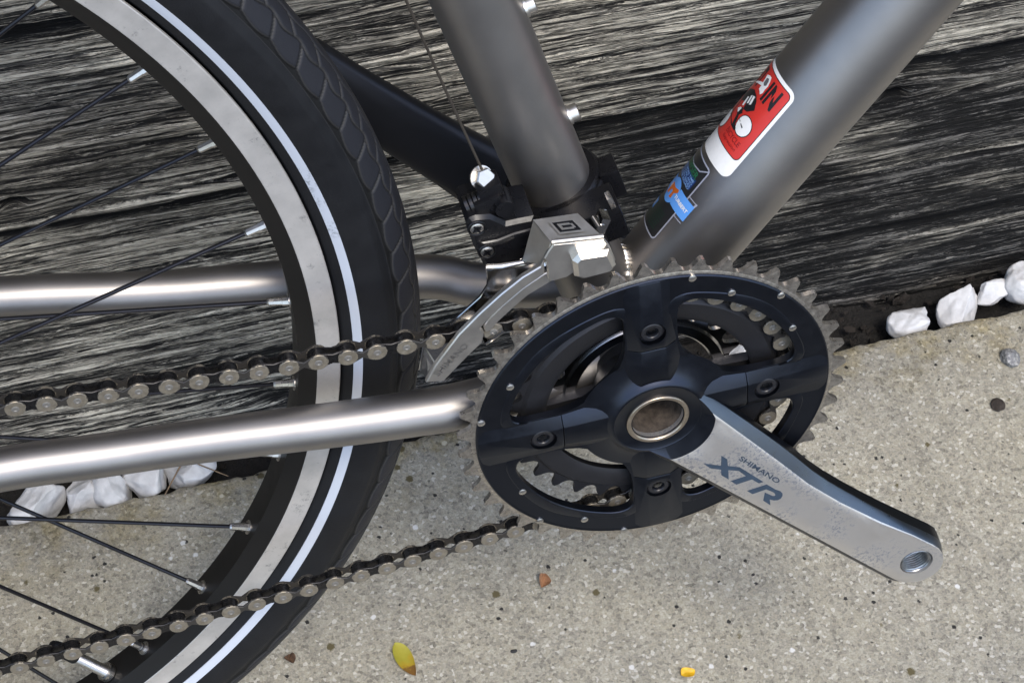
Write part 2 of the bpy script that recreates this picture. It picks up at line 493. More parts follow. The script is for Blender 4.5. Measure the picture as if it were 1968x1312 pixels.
class Geo:
    """collects vertices (mm) and faces with material slots"""
    def __init__(s):
        s.v, s.f, s.m = [], [], []

    def add(s, verts, faces, mi=0):
        b0 = len(s.v)
        s.v.extend([tuple(p) for p in verts])
        for f in faces:
            s.f.append(tuple(b0 + i for i in f))
            s.m.append(mi)

    def lathe(s, prof, c=(0, 0), n=64, mi=0, a0=0.0, a1=None, closed=False):
        full = a1 is None
        a1 = a0 + 2 * math.pi if full else a1
        k = len(prof)
        vs = []
        cnt = n if full else n + 1
        for i in range(cnt):
            a = a0 + (a1 - a0) * i / n
            ca, sa = math.cos(a), math.sin(a)
            for r, z in prof:
                vs.append((c[0] + r * ca, c[1] + r * sa, z))
        fs = []
        kk = k if closed else k - 1
        for i in range(n):
            i2 = (i + 1) % cnt
            for j in range(kk):
                j2 = (j + 1) % k
                fs.append((i * k + j, i2 * k + j, i2 * k + j2, i * k + j2))
        s.add(vs, fs, mi)

    def prism(s, poly, z0, z1, mi=0, ch=0.0, mi_side=None):
        """polygon (ccw or cw) extruded z0..z1; ch = chamfer on the z1 rim"""
        p = [Vector((a, b)) for a, b in poly]
        ar = sum(p[i].x * p[(i + 1) % len(p)].y - p[(i + 1) % len(p)].x * p[i].y for i in range(len(p)))
        if ar < 0:
            p.reverse()
        n = len(p)
        ms = mi if mi_side is None else mi_side
        rings = [[(q.x, q.y, z0) for q in p]]
        if ch > 0:
            rings.append([(q.x, q.y, z1 - ch) for q in p])
            ins = []
            for i in range(n):
                a, b_, c_ = p[i - 1], p[i], p[(i + 1) % n]
                d1 = (b_ - a).normalized()
                d2 = (c_ - b_).normalized()
                n1 = Vector((-d1.y, d1.x))
                n2 = Vector((-d2.y, d2.x))
                t = n1 + n2
                L = t.length
                t = t / L if L > 1e-6 else n1
                k = min(1.8, 1 / max(0.35, t.dot(n1)))
                ins.append((b_.x + t.x * ch * k, b_.y + t.y * ch * k, z1))
            rings.append(ins)
        else:
            rings.append([(q.x, q.y, z1) for q in p])
        b0 = len(s.v)
        for r in rings:
            s.v.extend(r)
        for k in range(len(rings) - 1):
            for i in range(n):
                j = (i + 1) % n
                s.f.append((b0 + k * n + i, b0 + k * n + j, b0 + (k + 1) * n + j, b0 + (k + 1) * n + i))
                s.m.append(ms)
        s.f.append(tuple(b0 + i for i in reversed(range(n))))
        s.m.append(ms)
        s.f.append(tuple(b0 + (len(rings) - 1) * n + i for i in range(n)))
        s.m.append(mi)

    def tube(s, pts, rad, n=20, mi=0, cap=True):
        P = [Vector(p) for p in pts]
        R = rad if isinstance(rad, (list, tuple)) else [rad] * len(P)
        t0 = (P[1] - P[0]).normalized()
        up = Vector((0, 0, 1)) if abs(t0.z) < 0.9 else Vector((1, 0, 0))
        u = t0.cross(up).normalized()
        vs = []
        for i, p in enumerate(P):
            t = (P[min(i + 1, len(P) - 1)] - P[max(i - 1, 0)]).normalized()
            u = (u - t * u.dot(t)).normalized()
            w = t.cross(u)
            for k in range(n):
                a = 2 * math.pi * k / n
                q = p + (u * math.cos(a) + w * math.sin(a)) * R[i]
                vs.append(tuple(q))
        fs = []
        for i in range(len(P) - 1):
            for k in range(n):
                k2 = (k + 1) % n
                fs.append((i * n + k, i * n + k2, (i + 1) * n + k2, (i + 1) * n + k))
        if cap:
            fs.append(tuple(reversed(range(n))))
            fs.append(tuple((len(P) - 1) * n + k for k in range(n)))
        s.add(vs, fs, mi)

    def box(s, c, sx, sy, sz, ax=None, mi=0, ch=0.0):
        """box centred c with half sizes; ax = 3 axis vectors"""
        ax = ax or (Vector((1, 0, 0)), Vector((0, 1, 0)), Vector((0, 0, 1)))
        c = Vector(c)
        bm = bmesh.new()
        bmesh.ops.create_cube(bm, size=2)
        for v in bm.verts:
            v.co = Vector((v.co.x * sx, v.co.y * sy, v.co.z * sz))
        if ch > 0:
            bmesh.ops.bevel(bm, geom=bm.edges[:], offset=ch, segments=2, profile=0.7, affect='EDGES')
        bm.verts.index_update()
        vs = [c + ax[0] * v.co.x + ax[1] * v.co.y + ax[2] * v.co.z for v in bm.verts]
        fs = [tuple(v.index for v in f.verts) for f in bm.faces]
        bm.free()
        s.add(vs, fs, mi)

    def mesh(s, name, smooth=35, raw=False):
        me = bpy.data.meshes.new(name)
        if raw:
            vs = [(a * .001, b * .001, c * .001) for a, b, c in s.v]
        else:
            vs = [((a - BASE[0]) * .001, (b - BASE[1]) * .001, (c - BASE[2]) * .001) for a, b, c in s.v]
        me.from_pydata(vs, [], s.f)
        me.polygons.foreach_set('material_index', s.m)
        finish(me, smooth)
        return me

    def obj(s, name, mats, parent, smooth=35):
        me = s.mesh(name, smooth)
        return link(name, me, mats, parent)


def circle(c, r, n=32, a0=0):
    return [(c[0] + r * math.cos(a0 + 2 * math.pi * i / n), c[1] + r * math.sin(a0 + 2 * math.pi * i / n)) for i in range(n)]


def heal(me):
    bm = bmesh.new()
    bm.from_mesh(me)
    bmesh.ops.remove_doubles(bm, verts=bm.verts[:], dist=1e-6)
    bmesh.ops.holes_fill(bm, edges=[e for e in bm.edges if e.is_boundary], sides=0)
    bmesh.ops.recalc_face_normals(bm, faces=bm.faces[:])
    bm.to_mesh(me)
    bm.free()


def boolean_cut(ob, cutters):
    heal(ob.data)
    bpy.context.view_layer.update()
    for cu in cutters:
        heal(cu.data)
        md = ob.modifiers.new('cut', 'BOOLEAN')
        md.operation = 'DIFFERENCE'
        md.solver = 'EXACT'
        md.object = cu
    dg = bpy.context.evaluated_depsgraph_get()
    ev = ob.evaluated_get(dg)
    me = bpy.data.meshes.new_from_object(ev)
    ob.modifiers.clear()
    old = ob.data
    ob.data = me
    bpy.data.meshes.remove(old)
    for cu in cutters:
        m_ = cu.data
        bpy.data.objects.remove(cu)
        bpy.data.meshes.remove(m_)
    finish(me, 35)


# numpy value noise
def vnoise(x, y, seed=0):
    xi = np.floor(x).astype(np.int64)
    yi = np.floor(y).astype(np.int64)
    fx = x - xi
    fy = y - yi
    fx = fx * fx * (3 - 2 * fx)
    fy = fy * fy * (3 - 2 * fy)

    def h(a, b):
        n = (a * 374761393 + b * 668265263 + seed * 974634777) & 0xFFFFFFFF
        n = ((n ^ (n >> 13)) * 1274126177) & 0xFFFFFFFF
        n = (n ^ (n >> 16)) & 0xFFFFFFFF
        return n / 4294967295.0
    return ((h(xi, yi) * (1 - fx) + h(xi + 1, yi) * fx) * (1 - fy) + (h(xi, yi + 1) * (1 - fx) + h(xi + 1, yi + 1) * fx) * fy)


def fbm(x, y, seed=0, oct=4, g=0.5):
    s = 0
    a = 1
    t = 0
    for i in range(oct):
        s = s + a * vnoise(x * 2 ** i, y * 2 ** i, seed + i * 17)
        t += a
        a *= g
    return s / t


# ================================================================== SETTING
WALL_OFF = 0.045
WALL_ANG = math.atan(EDGEK)


def edge_y(x):
    return EDGE0 + EDGEK * x


def build_pavement():
    """one concrete sheet up to the planting gap, its edge worn and uneven"""
    rnd = random.Random(5)
    xs = list(np.arange(-0.25, 1.15, 0.0035))
    xs = [-40, -10, -3, -1, -0.5] + xs + [1.3, 1.8, 4, 12, 40]
    offs = [0.0, 0.0015, 0.006, 0.03, 0.3, 0.53, 0.535, 0.5351]
    verts, faces = [], []
    k = len(offs) + 1
    xa = np.array(xs) * 1000
    jag = (fbm(xa / 9, xa * 0, 3, 4, 0.6) - 0.5) * 0.0042 + (vnoise(xa / 3.5, xa * 0, 9) - 0.5) * 0.0012
    drop = np.clip(fbm(xa / 14, xa * 0 + 5, 8, 3) - 0.45, 0, 1) * 0.006
    for i, x in enumerate(xs):
        fine = 1.0 if -0.3 < x < 1.2 else 0.0
        y0 = edge_y(max(min(x, 2), -2)) + jag[i] * fine
        verts.append((x, y0 + 0.001, -0.09))
        for j, of in enumerate(offs):
            zz = 0.0
            if j == 0:
                zz = -0.0018 - drop[i] * 0.5 * fine
            elif j == 1:
                zz = -0.0005 - drop[i] * 0.2 * fine
            if j == 6:
                zz = -0.006
            elif j == 7:
                zz = -0.08
            verts.append((x, y0 - of if j < 3 else edge_y(max(min(x, 2), -2)) - of, zz))
    for i in range(len(xs) - 1):
        for j in range(k - 1):
            a = i * k + j
            faces.append((a, a + 1, a + k + 1, a + k))
    me = bpy.data.meshes.new('pavement')
    me.from_pydata(verts, [], faces)
    finish(me, 60)
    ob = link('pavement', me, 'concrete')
    tag(ob, kind='structure')


def build_added_ground():  # unseen ground, added dark to dim reflections in the black parts
    me = bpy.data.meshes.new('unseen_dark_ground')
    me.from_pydata([(-40, -40, -0.012), (40, -40, -0.012), (40, 0.0, -0.012), (-40, 0.0, -0.012)], [], [(0, 1, 2, 3)])
    tag(link('unseen_dark_ground', me, simple('dark_ground', (0.050, 0.050, 0.051), 0.9, var=0.5, vscale=250, bmp=0.003, bscale=220)), kind='structure')


def build_soil():
    xs = np.concatenate([[-40, -5, -1], np.arange(-0.2, 1.1, 0.006), [1.5, 5, 40]])
    ys = np.linspace(-0.012, 0.075, 16)
    verts, faces = [], []
    for x in xs:
        for y in ys:
            z = -0.030 + 0.010 * (float(fbm(np.array([x * 60]), np.array([y * 60]), 4)[0]) - 0.5) * 2
            verts.append((x, edge_y(max(min(x, 2), -2)) + y, z))
    k = len(ys)
    for i in range(len(xs) - 1):
        for j in range(k - 1):
            a = i * k + j
            faces.append((a, a + k, a + k + 1, a + 1))
    me = bpy.data.meshes.new('soil_bed')
    me.from_pydata(verts, [], faces)
    finish(me, 80)
    tag(link('soil_bed', me, 'soil'), kind='structure')
    # garden ground held back by the wall
    me = bpy.data.meshes.new('garden_ground')
    me.from_pydata([(-40, 0.32, 1.0), (40, 0.32, 1.0), (40, 60, 1.0), (-40, 60, 1.0)], [], [(0, 1, 2, 3)])
    tag(link('garden_ground', me, 'earth'), kind='structure')


def timber_mesh(name, z0, z1, seed, tone_fn, knots, x0=-0.18, x1=1.05, proud=0.0, coarse=1):
    """a heavy weathered timber: displaced front face, rounded arrises, plain sides"""
    dx, dz = 0.0019 * coarse, 0.00062 * coarse
    if coarse > 1:
        x0, x1 = x0 - 0.8, x1 + 0.8
    nx = int((x1 - x0) / dx) + 1
    nz = int((z1 - z0) / dz) + 1
    X, Z = np.meshgrid(np.linspace(x0, x1, nx), np.linspace(z0, z1, nz), indexing='ij')
    x = X * 1000
    v = (Z - z0) * 1000
    H = (z1 - z0) * 1000
    warp = 9 * (fbm(x / 420, v / 95, seed, 3) - 0.5) + 3.5 * (fbm(x / 110, v / 34, seed + 3, 3) - 0.5)
    kn_dark = np.zeros_like(x)
    for kx, kv, kr in knots:
        ddx = (x - kx) / (kr * 3.2)
        ddv = (v - kv) / (kr * 1.15)
        e = np.exp(-(ddx ** 2 + ddv ** 2))
        warp += np.sign(v - kv) * (-kr * 0.9) * np.exp(-(ddx ** 2)) * np.exp(-np.abs(ddv) * 0.9) * (np.abs(ddv) > 0.0)
        rr = np.sqrt(((x - kx) / 1.5) ** 2 + (v - kv) ** 2)
        kn_dark = np.maximum(kn_dark, np.clip(1 - rr / (kr * 0.75), 0, 1))
    u = v + warp
    r1 = vnoise(u / 7.5, x / 800, seed + 11)
    r2 = vnoise(u / 3.4, x / 260, seed + 12)
    r3 = vnoise(u / 1.7, x / 75, seed + 13)
    r4 = vnoise(u / 1.15, x / 24, seed + 14)
    r5 = vnoise(u / 1.0, x / 6, seed + 15)
    g = 0.12 * r1 + 0.25 * r2 + 0.29 * r3 + 0.20 * r4 + 0.14 * r5
    g = np.clip((g - 0.5) * 2.7 + 0.5, 0, 1)
    # drying cracks along the grain
    c1 = np.abs(vnoise(u / 15, x / 700, seed + 21) - 0.5)
    on = np.clip((fbm(x / 170, v / 18, seed + 22, 2) - 0.43) * 8, 0, 1)
    crack = np.clip(1 - c1 / 0.03, 0, 1) * on
    c2 = np.abs(vnoise(u / 7, x / 300, seed + 23) - 0.5)
    on2 = np.clip((fbm(x / 80, v / 9, seed + 24, 2) - 0.55) * 8, 0, 1)
    crack = np.maximum(crack, 0.6 * np.clip(1 - c2 / 0.03, 0, 1) * on2)
    crack = np.maximum(crack, np.clip(kn_dark * 1.6, 0, 1))
    big = fbm(x / 210, v / 60, seed + 31, 3) - 0.5
    # flaked scales
    fl = fbm(x / 60, u / 11, seed + 41, 3)
    flake = np.clip((fl - 0.56) * 9, 0, 1)
    depth = 2.0 * (g - 0.5) - 5.0 * crack + 2.5 * big + 0.9 * flake - 4.0 * kn_dark ** 1.5
    er, eb = 7.0, 3.0
    rag = 3.5 * (fbm(x / 55, x * 0, seed + 61, 3) - 0.35)
    edge = np.clip(eb - (v - rag * 0.4), 0, eb) / eb * er + np.clip(er - (H - v - rag), 0, er)
    edge = np.clip(edge, 0, er)
    depth -= er - np.sqrt(np.maximum(er * er - edge * edge, 0)) + 2.0 * np.clip(edge / er, 0, 1) * fbm(x / 40, v / 4, seed + 51, 3)
    tone = tone_fn(x, v, H, seed) + 0.16 * (flake - 0.2)
    # black rot along the joints, their shade painted into the tone with it
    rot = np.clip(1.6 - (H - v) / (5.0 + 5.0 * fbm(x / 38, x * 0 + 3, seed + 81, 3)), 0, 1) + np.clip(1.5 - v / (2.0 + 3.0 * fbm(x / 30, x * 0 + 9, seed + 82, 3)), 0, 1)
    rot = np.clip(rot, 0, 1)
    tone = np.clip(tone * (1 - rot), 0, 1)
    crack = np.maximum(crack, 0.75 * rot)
    grain = np.clip(g - 0.6 * kn_dark, 0, 1)
    Y = edge_y(0) + EDGEK * X + WALL_OFF - depth * 0.001 - proud
    back = edge_y(0) + EDGEK * X[:, 0] + WALL_OFF + 0.16
    co = np.stack([X, Y, Z], -1).reshape(-1, 3)
    idx = np.arange(nx * nz).reshape(nx, nz)
    q = np.stack([idx[:-1, :-1], idx[1:, :-1], idx[1:, 1:], idx[:-1, 1:]], -1).reshape(-1, 4)
    nb = nx * nz
    bot = np.stack([X[:, 0], back, Z[:, 0]], -1)
    top = np.stack([X[:, -1], back, Z[:, -1]], -1)
    co = np.concatenate([co, bot, top])
    ib = nb + np.arange(nx)
    it = nb + nx + np.arange(nx)
    qt = np.stack([idx[:-1, -1], idx[1:, -1], it[1:], it[:-1]], -1)
    qb = np.stack([ib[:-1], ib[1:], idx[1:, 0], idx[:-1, 0]], -1)
    q = np.concatenate([q, qt, qb])
    me = bpy.data.meshes.new(name)
    me.vertices.add(len(co))
    me.vertices.foreach_set('co', co.ravel())
    me.loops.add(len(q) * 4)
    me.loops.foreach_set('vertex_index', q.ravel().astype(np.int32))
    me.polygons.add(len(q))
    me.polygons.foreach_set('loop_start', np.arange(len(q), dtype=np.int32) * 4)
    me.update(calc_edges=True)
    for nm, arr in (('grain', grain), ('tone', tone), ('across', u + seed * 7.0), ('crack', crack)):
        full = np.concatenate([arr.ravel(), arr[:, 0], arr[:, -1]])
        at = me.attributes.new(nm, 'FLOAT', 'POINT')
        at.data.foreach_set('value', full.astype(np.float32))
    me.validate()
    me.shade_smooth()
    # the two ends
    return me


def build_wall():
    wall = empty('timber_wall', None, (0.45, 0.25, -0.105))
    tag(wall, 'retaining wall of stacked weathered grey timbers behind the bicycle', 'wall')

    def t_top(x, v, H, s):
        return 0.95 + 1.2 * (fbm(x / 90, v / 16, s + 71, 4) - 0.5) - 0.36 * np.clip((390 - x) / 170, 0, 1)

    def t_mid(x, v, H, s):
        base = 0.80 - 0.90 * np.clip((x - 400) / 130, 0, 1)  # black-stained timber; its sunlit left stretch is painted into the tone
        patch = fbm(x / 75, v / 26, s + 72, 4)
        upper = np.clip((v - (H - 60)) / 40, 0, 1)
        spot = np.exp(-((x - 652) / 30) ** 2 - ((v - 96) / 17) ** 2) * 0.75 + np.exp(-((x - 560) / 60) ** 2 - ((v - 34) / 9) ** 2) * 0.5
        return base + spot * (0.5 + patch) + 1.3 * (patch - 0.5) + 0.22 * np.clip((patch - 0.58) * 6, 0, 1) * (x > 400) - 0.10 * upper

    def t_low(x, v, H, s):
        return 0.95 - 0.98 * np.clip((x - 310) / 110, 0, 1) + 1.1 * (fbm(x / 70, v / 16, s + 73, 4) - 0.5)  # sunlit left end and shaded right painted into the tone

    specs = [(-0.105, 0.0600, 31, t_low, [(150, 60, 9)], -0.002),
             (0.0615, 0.2265, 47, t_mid, [(668, 133, 10), (330, 62, 5)], 0.003),
             (0.2280, 0.3820, 63, t_top, [(168, 24, 8), (650, 70, 6)], 0.009),
             (0.3835, 0.5420, 83, t_top, [], 0.016),
             (0.5470, 0.7030, 97, t_mid, [], 0.0, 4),  # from here up unseen courses, added to darken reflections in the tubes
             (0.7080, 0.8640, 103, t_top, [], 0.001, 4),
             (0.8690, 1.0250, 109, t_top, [], 0.0, 4)]
    for z0, z1, sd, fn, kn, pr, *co in specs:
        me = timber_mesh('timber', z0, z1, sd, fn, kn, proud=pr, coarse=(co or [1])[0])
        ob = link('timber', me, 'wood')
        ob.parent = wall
        ob.matrix_parent_inverse = Matrix.Translation((-0.45, -0.25, 0.105))


def stone_mesh(name, size, seed, cuts=9):
    """angular broken chip: ball cut by planes, edges softened, then roughened"""
    rnd = random.Random(seed)
    bm = bmesh.new()
    bmesh.ops.create_icosphere(bm, subdivisions=5, radius=1.0)
    pl = []
    for i in range(cuts):
        d = Vector((rnd.gauss(0, 1), rnd.gauss(0, 1), rnd.gauss(0, 0.9))).normalized()
        pl.append((d, rnd.uniform(0.50, 0.82)))
    off = Vector((rnd.uniform(0, 99), rnd.uniform(0, 99), rnd.uniform(0, 99)))
    from mathutils import noise as mn
    for v in bm.verts:
        p = v.co.copy()
        for d, k in pl:
            t = p.dot(d) - k
            if t > 0:
                p -= d * t * 0.93
        n1 = mn.noise(p * 2.2 + off)
        n2 = mn.noise(p * 6.0 + off)
        n3 = mn.noise(p * 15.0 + off)
        p += v.co * (0.09 * n1 + 0.022 * n2 + 0.006 * n3)
        v.co = Vector((p.x * size[0], p.y * size[1], p.z * size[2]))
    me = bpy.data.meshes.new(name)
    bm.to_mesh(me)
    bm.free()
    finish(me, 50)
    return me


def build_stones():
    G = 'white stones lying in the gap along the wall'
    L = [  # x, y, z, half sizes, seed, label
        (0.140, 0.2045, -0.0085, (.0165, .0120, .0125), 3, 'broad brightly lit white stone at the outer end of the stone row'),
        (0.1665, 0.2035, -0.0110, (.0125, .0110, .0120), 11, 'wedge shaped white stone second from the outer end of the row'),
        (0.1865, 0.2045, -0.0085, (.0110, .0120, .0130), 20, 'ridged white stone in the middle of the row of five'),
        (0.2080, 0.2055, -0.0085, (.0130, .0125, .0120), 37, 'rounded white stone between the ridged stone and the twigs'),
        (0.2335, 0.2065, -0.0105, (.0145, .0115, .0110), 41, 'smooth white stone with dry twigs lying over it'),
        (0.4665, 0.2185, -0.0110, (.0120, .0110, .0110), 52, 'small white stone seen through the upper rear chainring opening'),
        (0.4385, 0.2135, -0.0120, (.0110, .0100, .0100), 57, 'small white stone seen beside the chainring teeth through the rear opening'),
        (0.5900, 0.2195, -0.0110, (.0120, .0110, .0110), 63, 'white stone glimpsed through the forward chainring opening'),
        (0.7095, 0.2225, -0.0060, (.0160, .0110, .0125), 71, 'squarish white stone standing alone near the chainring side of the gap'),
        (0.7440, 0.2270, -0.0065, (.0180, .0120, .0115), 88, 'creased white stone next to the lone squarish one'),
        (0.7700, 0.2335, -0.0050, (.0135, .0080, .0080), 93, 'flat slab of white stone leaning between two bigger stones'),
        (0.7930, 0.2335, -0.0020, (.0150, .0130, .0150), 97, 'large white stone cut off by the picture edge'),
    ]
    for x, y, z, s, sd, lab in L:
        me = stone_mesh('white_stone', tuple(q * (1.27 if x < 0.3 else 1.1) for q in s), sd, 7 + sd % 4)
        ob = link('white_stone', me, 'stone')
        ob.location = (x, y, z - (0.0035 if x > 0.6 else 0.001))
        ob.rotation_euler = (0, 0, (sd * 1.7) % 6.28 * 0.15)
        tag(ob, lab, 'stone', G)
    # grey pebble on the slab
    me = stone_mesh('grey_pebble', (.0075, .0068, .0042), 133, 6)
    m, nt, b = new_mat('speckled_pebble')
    v = objvec(nt)
    c = ramp(nt, noise(nt, v, 420, 5, 0.75), [(0.3, (0.06, 0.062, 0.066)), (0.5, (0.16, 0.16, 0.16)), (0.68, (0.42, 0.41, 0.38))])
    nt.links.new(c, b.inputs['Base Color'])
    b.inputs['Roughness'].default_value = 0.55
    ob = link('grey_pebble', me, m)
    ob.location = (0.7573, 0.1742, 0.0030)
    tag(ob, 'rounded grey speckled pebble lying on the concrete', 'pebble')


def build_debris():
    rnd = random.Random(12)
    # dark clump of dirt
    me = stone_mesh('dirt_clump', (.0046, .0050, .0022), 211, 3)
    md = simple('dry_dirt', (0.030, 0.022, 0.016), 0.9, var=0.5, vscale=500, bmp=0.001, bscale=900)
    ob = link('dirt_clump', me, md)
    ob.location = (0.7374, 0.1428, 0.0014)
    tag(ob, 'dark brown clump of dirt below the grey pebble', 'dirt')

    def leaf(name, L, W, curl, seed, mat, loc, rot, lab, cat, tip=0.0):
        nx, ny = 24, 9
        verts, faces = [], []
        r2 = random.Random(seed)
        ph = r2.uniform(0, 6)
        for i in range(nx):
            t = i / (nx - 1)
            w = W * (math.sin(math.pi * min(1, max(0, t)) ** 0.85) ** 0.8) + 0.00015
            for j in range(ny):
                s = j / (ny - 1) * 2 - 1
                z = curl * (s * s) * w / W * 1.1 + 0.0006 * math.sin(t * 7 + ph) * s + tip * (t ** 3)
                z -= 0.0003 * math.exp(-(s * 5) ** 2)
                verts.append(((t - 0.5) * L, s * w + 0.0008 * math.sin(t * 4 + ph), z + 0.0012))
        for i in range(nx - 1):
            for j in range(ny - 1):
                a = i * ny + j
                faces.append((a, a + ny, a + ny + 1, a + 1))
        n = len(verts)
        verts += [(x, y, z - 0.00018) for x, y, z in verts]
        faces += [tuple(n + k for k in reversed(f)) for f in faces]
        rim = [i * ny for i in range(nx)] + [(nx - 1) * ny + j for j in range(1, ny)] + [i * ny + ny - 1 for i in range(nx - 2, -1, -1)] + [j for j in range(ny - 2, 0, -1)]
        for a, b_ in zip(rim, rim[1:] + rim[:1]):
            faces.append((b_, a, n + a, n + b_))
        me = bpy.data.meshes.new(name)
        me.from_pydata(verts, [], faces)
        finish(me, 50)
        ob = link(name, me, mat)
        ob.location = loc
        ob.rotation_euler = rot
        tag(ob, lab, cat)
        return ob

    m, nt, b = new_mat('yellowing_leaf')
    v = objvec(nt)
    sx = N(nt, 'ShaderNodeSeparateXYZ')
    nt.links.new(v, sx.inputs[0])
    f = math_n(nt, 'ADD', math_n(nt, 'MULTIPLY', sx.outputs[0], 42), math_n(nt, 'MULTIPLY', math_n(nt, 'SUBTRACT', noise(nt, v, 260, 4), 0.5), 0.9))
    c = ramp(nt, math_n(nt, 'ADD', f, 0.5), [(0.0, (0.36, 0.32, 0.045)), (0.45, (0.30, 0.27, 0.03)), (0.72, (0.36, 0.25, 0.02)), (0.85, (0.17, 0.085, 0.02))])
    nt.links.new(c, b.inputs['Base Color'])
    b.inputs['Roughness'].default_value = 0.45
    leaf('fallen_leaf', 0.0245, 0.0052, 0.0016, 3, m, (0.3360, 0.0496, 0.0002), (0, 0, RAD(-68)), 'yellow green fallen leaf with a brown tip on the concrete', 'leaf', 0.0015)
    my = simple('yellow_petal', (0.62, 0.36, 0.012), 0.5, var=0.2, vscale=300)
    leaf('yellow_petal', 0.0085, 0.0034, 0.0010, 8, my, (0.4945, 0.0065, 0.0002), (0, 0, RAD(15)), 'small bright yellow petal scrap on the concrete', 'petal')
    mb = simple('brown_husk', (0.33, 0.17, 0.085), 0.55, var=0.4, vscale=400)
    leaf('seed_husk', 0.0088, 0.0036, 0.0042, 5, mb, (0.4264, 0.0824, 0.0004), (0.15, 0, RAD(60)), 'curled reddish brown seed husk on the open concrete', 'seed husk', 0.001)
    mc = simple('dark_bark_bit', (0.10, 0.055, 0.03), 0.8, var=0.6, vscale=500)
    leaf('bark_scrap', 0.0070, 0.0032, 0.0030, 15, mc, (0.2720, 0.0640, 0.0003), (0, 0.2, RAD(100)), 'dark brown curled bark scrap beside the tyre', 'bark')
    # two chips of dark grit
    for k, (x, y, s, lab) in enumerate(((0.4725, 0.1110, 0.0030, 'flat grey stone chip on the concrete below the chainring'),
                                        (0.3990, 0.0420, 0.0021, 'tiny black grit speck near the fallen leaf'))):
        me = stone_mesh('grit_chip', (s, s * 0.7, s * 0.35), 300 + k, 5)
        ob = link('grit_chip', me, simple('grey_grit_%d' % k, (0.13, 0.135, 0.14) if k == 0 else (0.02, 0.02, 0.02), 0.8, var=0.3))
        ob.location = (x, y, s * 0.2)
        tag(ob, lab, 'grit')
    vs, fs = [], []
    for k in range(420):
        x_ = rnd.uniform(-0.1, 1.0)
        y_ = edge_y(x_) + rnd.uniform(0.002, 0.05)
        r_ = rnd.choice((0.0012, 0.0016, 0.0022, 0.0030))
        bm = bmesh.new()
        bmesh.ops.create_icosphere(bm, subdivisions=1, radius=r_)
        b0 = len(vs)
        for v_ in bm.verts:
            q = v_.co * rnd.uniform(0.6, 1.25)
            vs.append((q.x * 1.5 + x_, q.y + y_, q.z * 0.7 - 0.026 + rnd.uniform(0, 0.006)))
        fs += [tuple(b0 + v_.index for v_ in f_.verts) for f_ in bm.faces]
        bm.free()
    me = bpy.data.meshes.new('soil_crumbs')
    me.from_pydata(vs, [], fs)
    finish(me, 30)
    tag(link('soil_crumbs', me, simple('crumbly_earth', (0.013, 0.010, 0.0075), 0.95, var=0.7, vscale=60)), 'loose earth crumbs and bits lying in the planting gap', 'soil', kind='stuff')
    # dry twigs over the stones
    mt = simple('dry_twig', (0.16, 0.11, 0.065), 0.8, var=0.4, vscale=300)
    for k, (pts, r, lab) in enumerate((
            ([(0.2375, 0.2130, 0.008), (0.2280, 0.2010, 0.0085), (0.2165, 0.1880, 0.0015)], 0.0007, 'dry straw twig leaning from the stones onto the slab edge'),
            ([(0.2300, 0.2100, 0.0105), (0.2400, 0.2010, 0.0080), (0.2560, 0.1935, 0.0010)], 0.0006, 'thin dark twig crossing the smooth white stone'))):
        g = Geo()
        g.tube([(p[0] * 1000, p[1] * 1000, p[2] * 1000) for p in pts], [r * 1000, r * 900, r * 500], 8)
        tag(link('twig', g.mesh('twig', 40, raw=True), mt), lab, 'twig', 'dry twigs on the stones')


# ================================================================== BICYCLE  (built in mm: x forward, y up, z to the drive side, origin on the crank axis in the plane of the big chainring)
WC = (-442.3, 35.0)          # rear axle
ZC = -58.0                   # middle plane of the frame
BASE = (WC[0], WC[1] - 346.7, ZC)
LEAN = RAD(10)


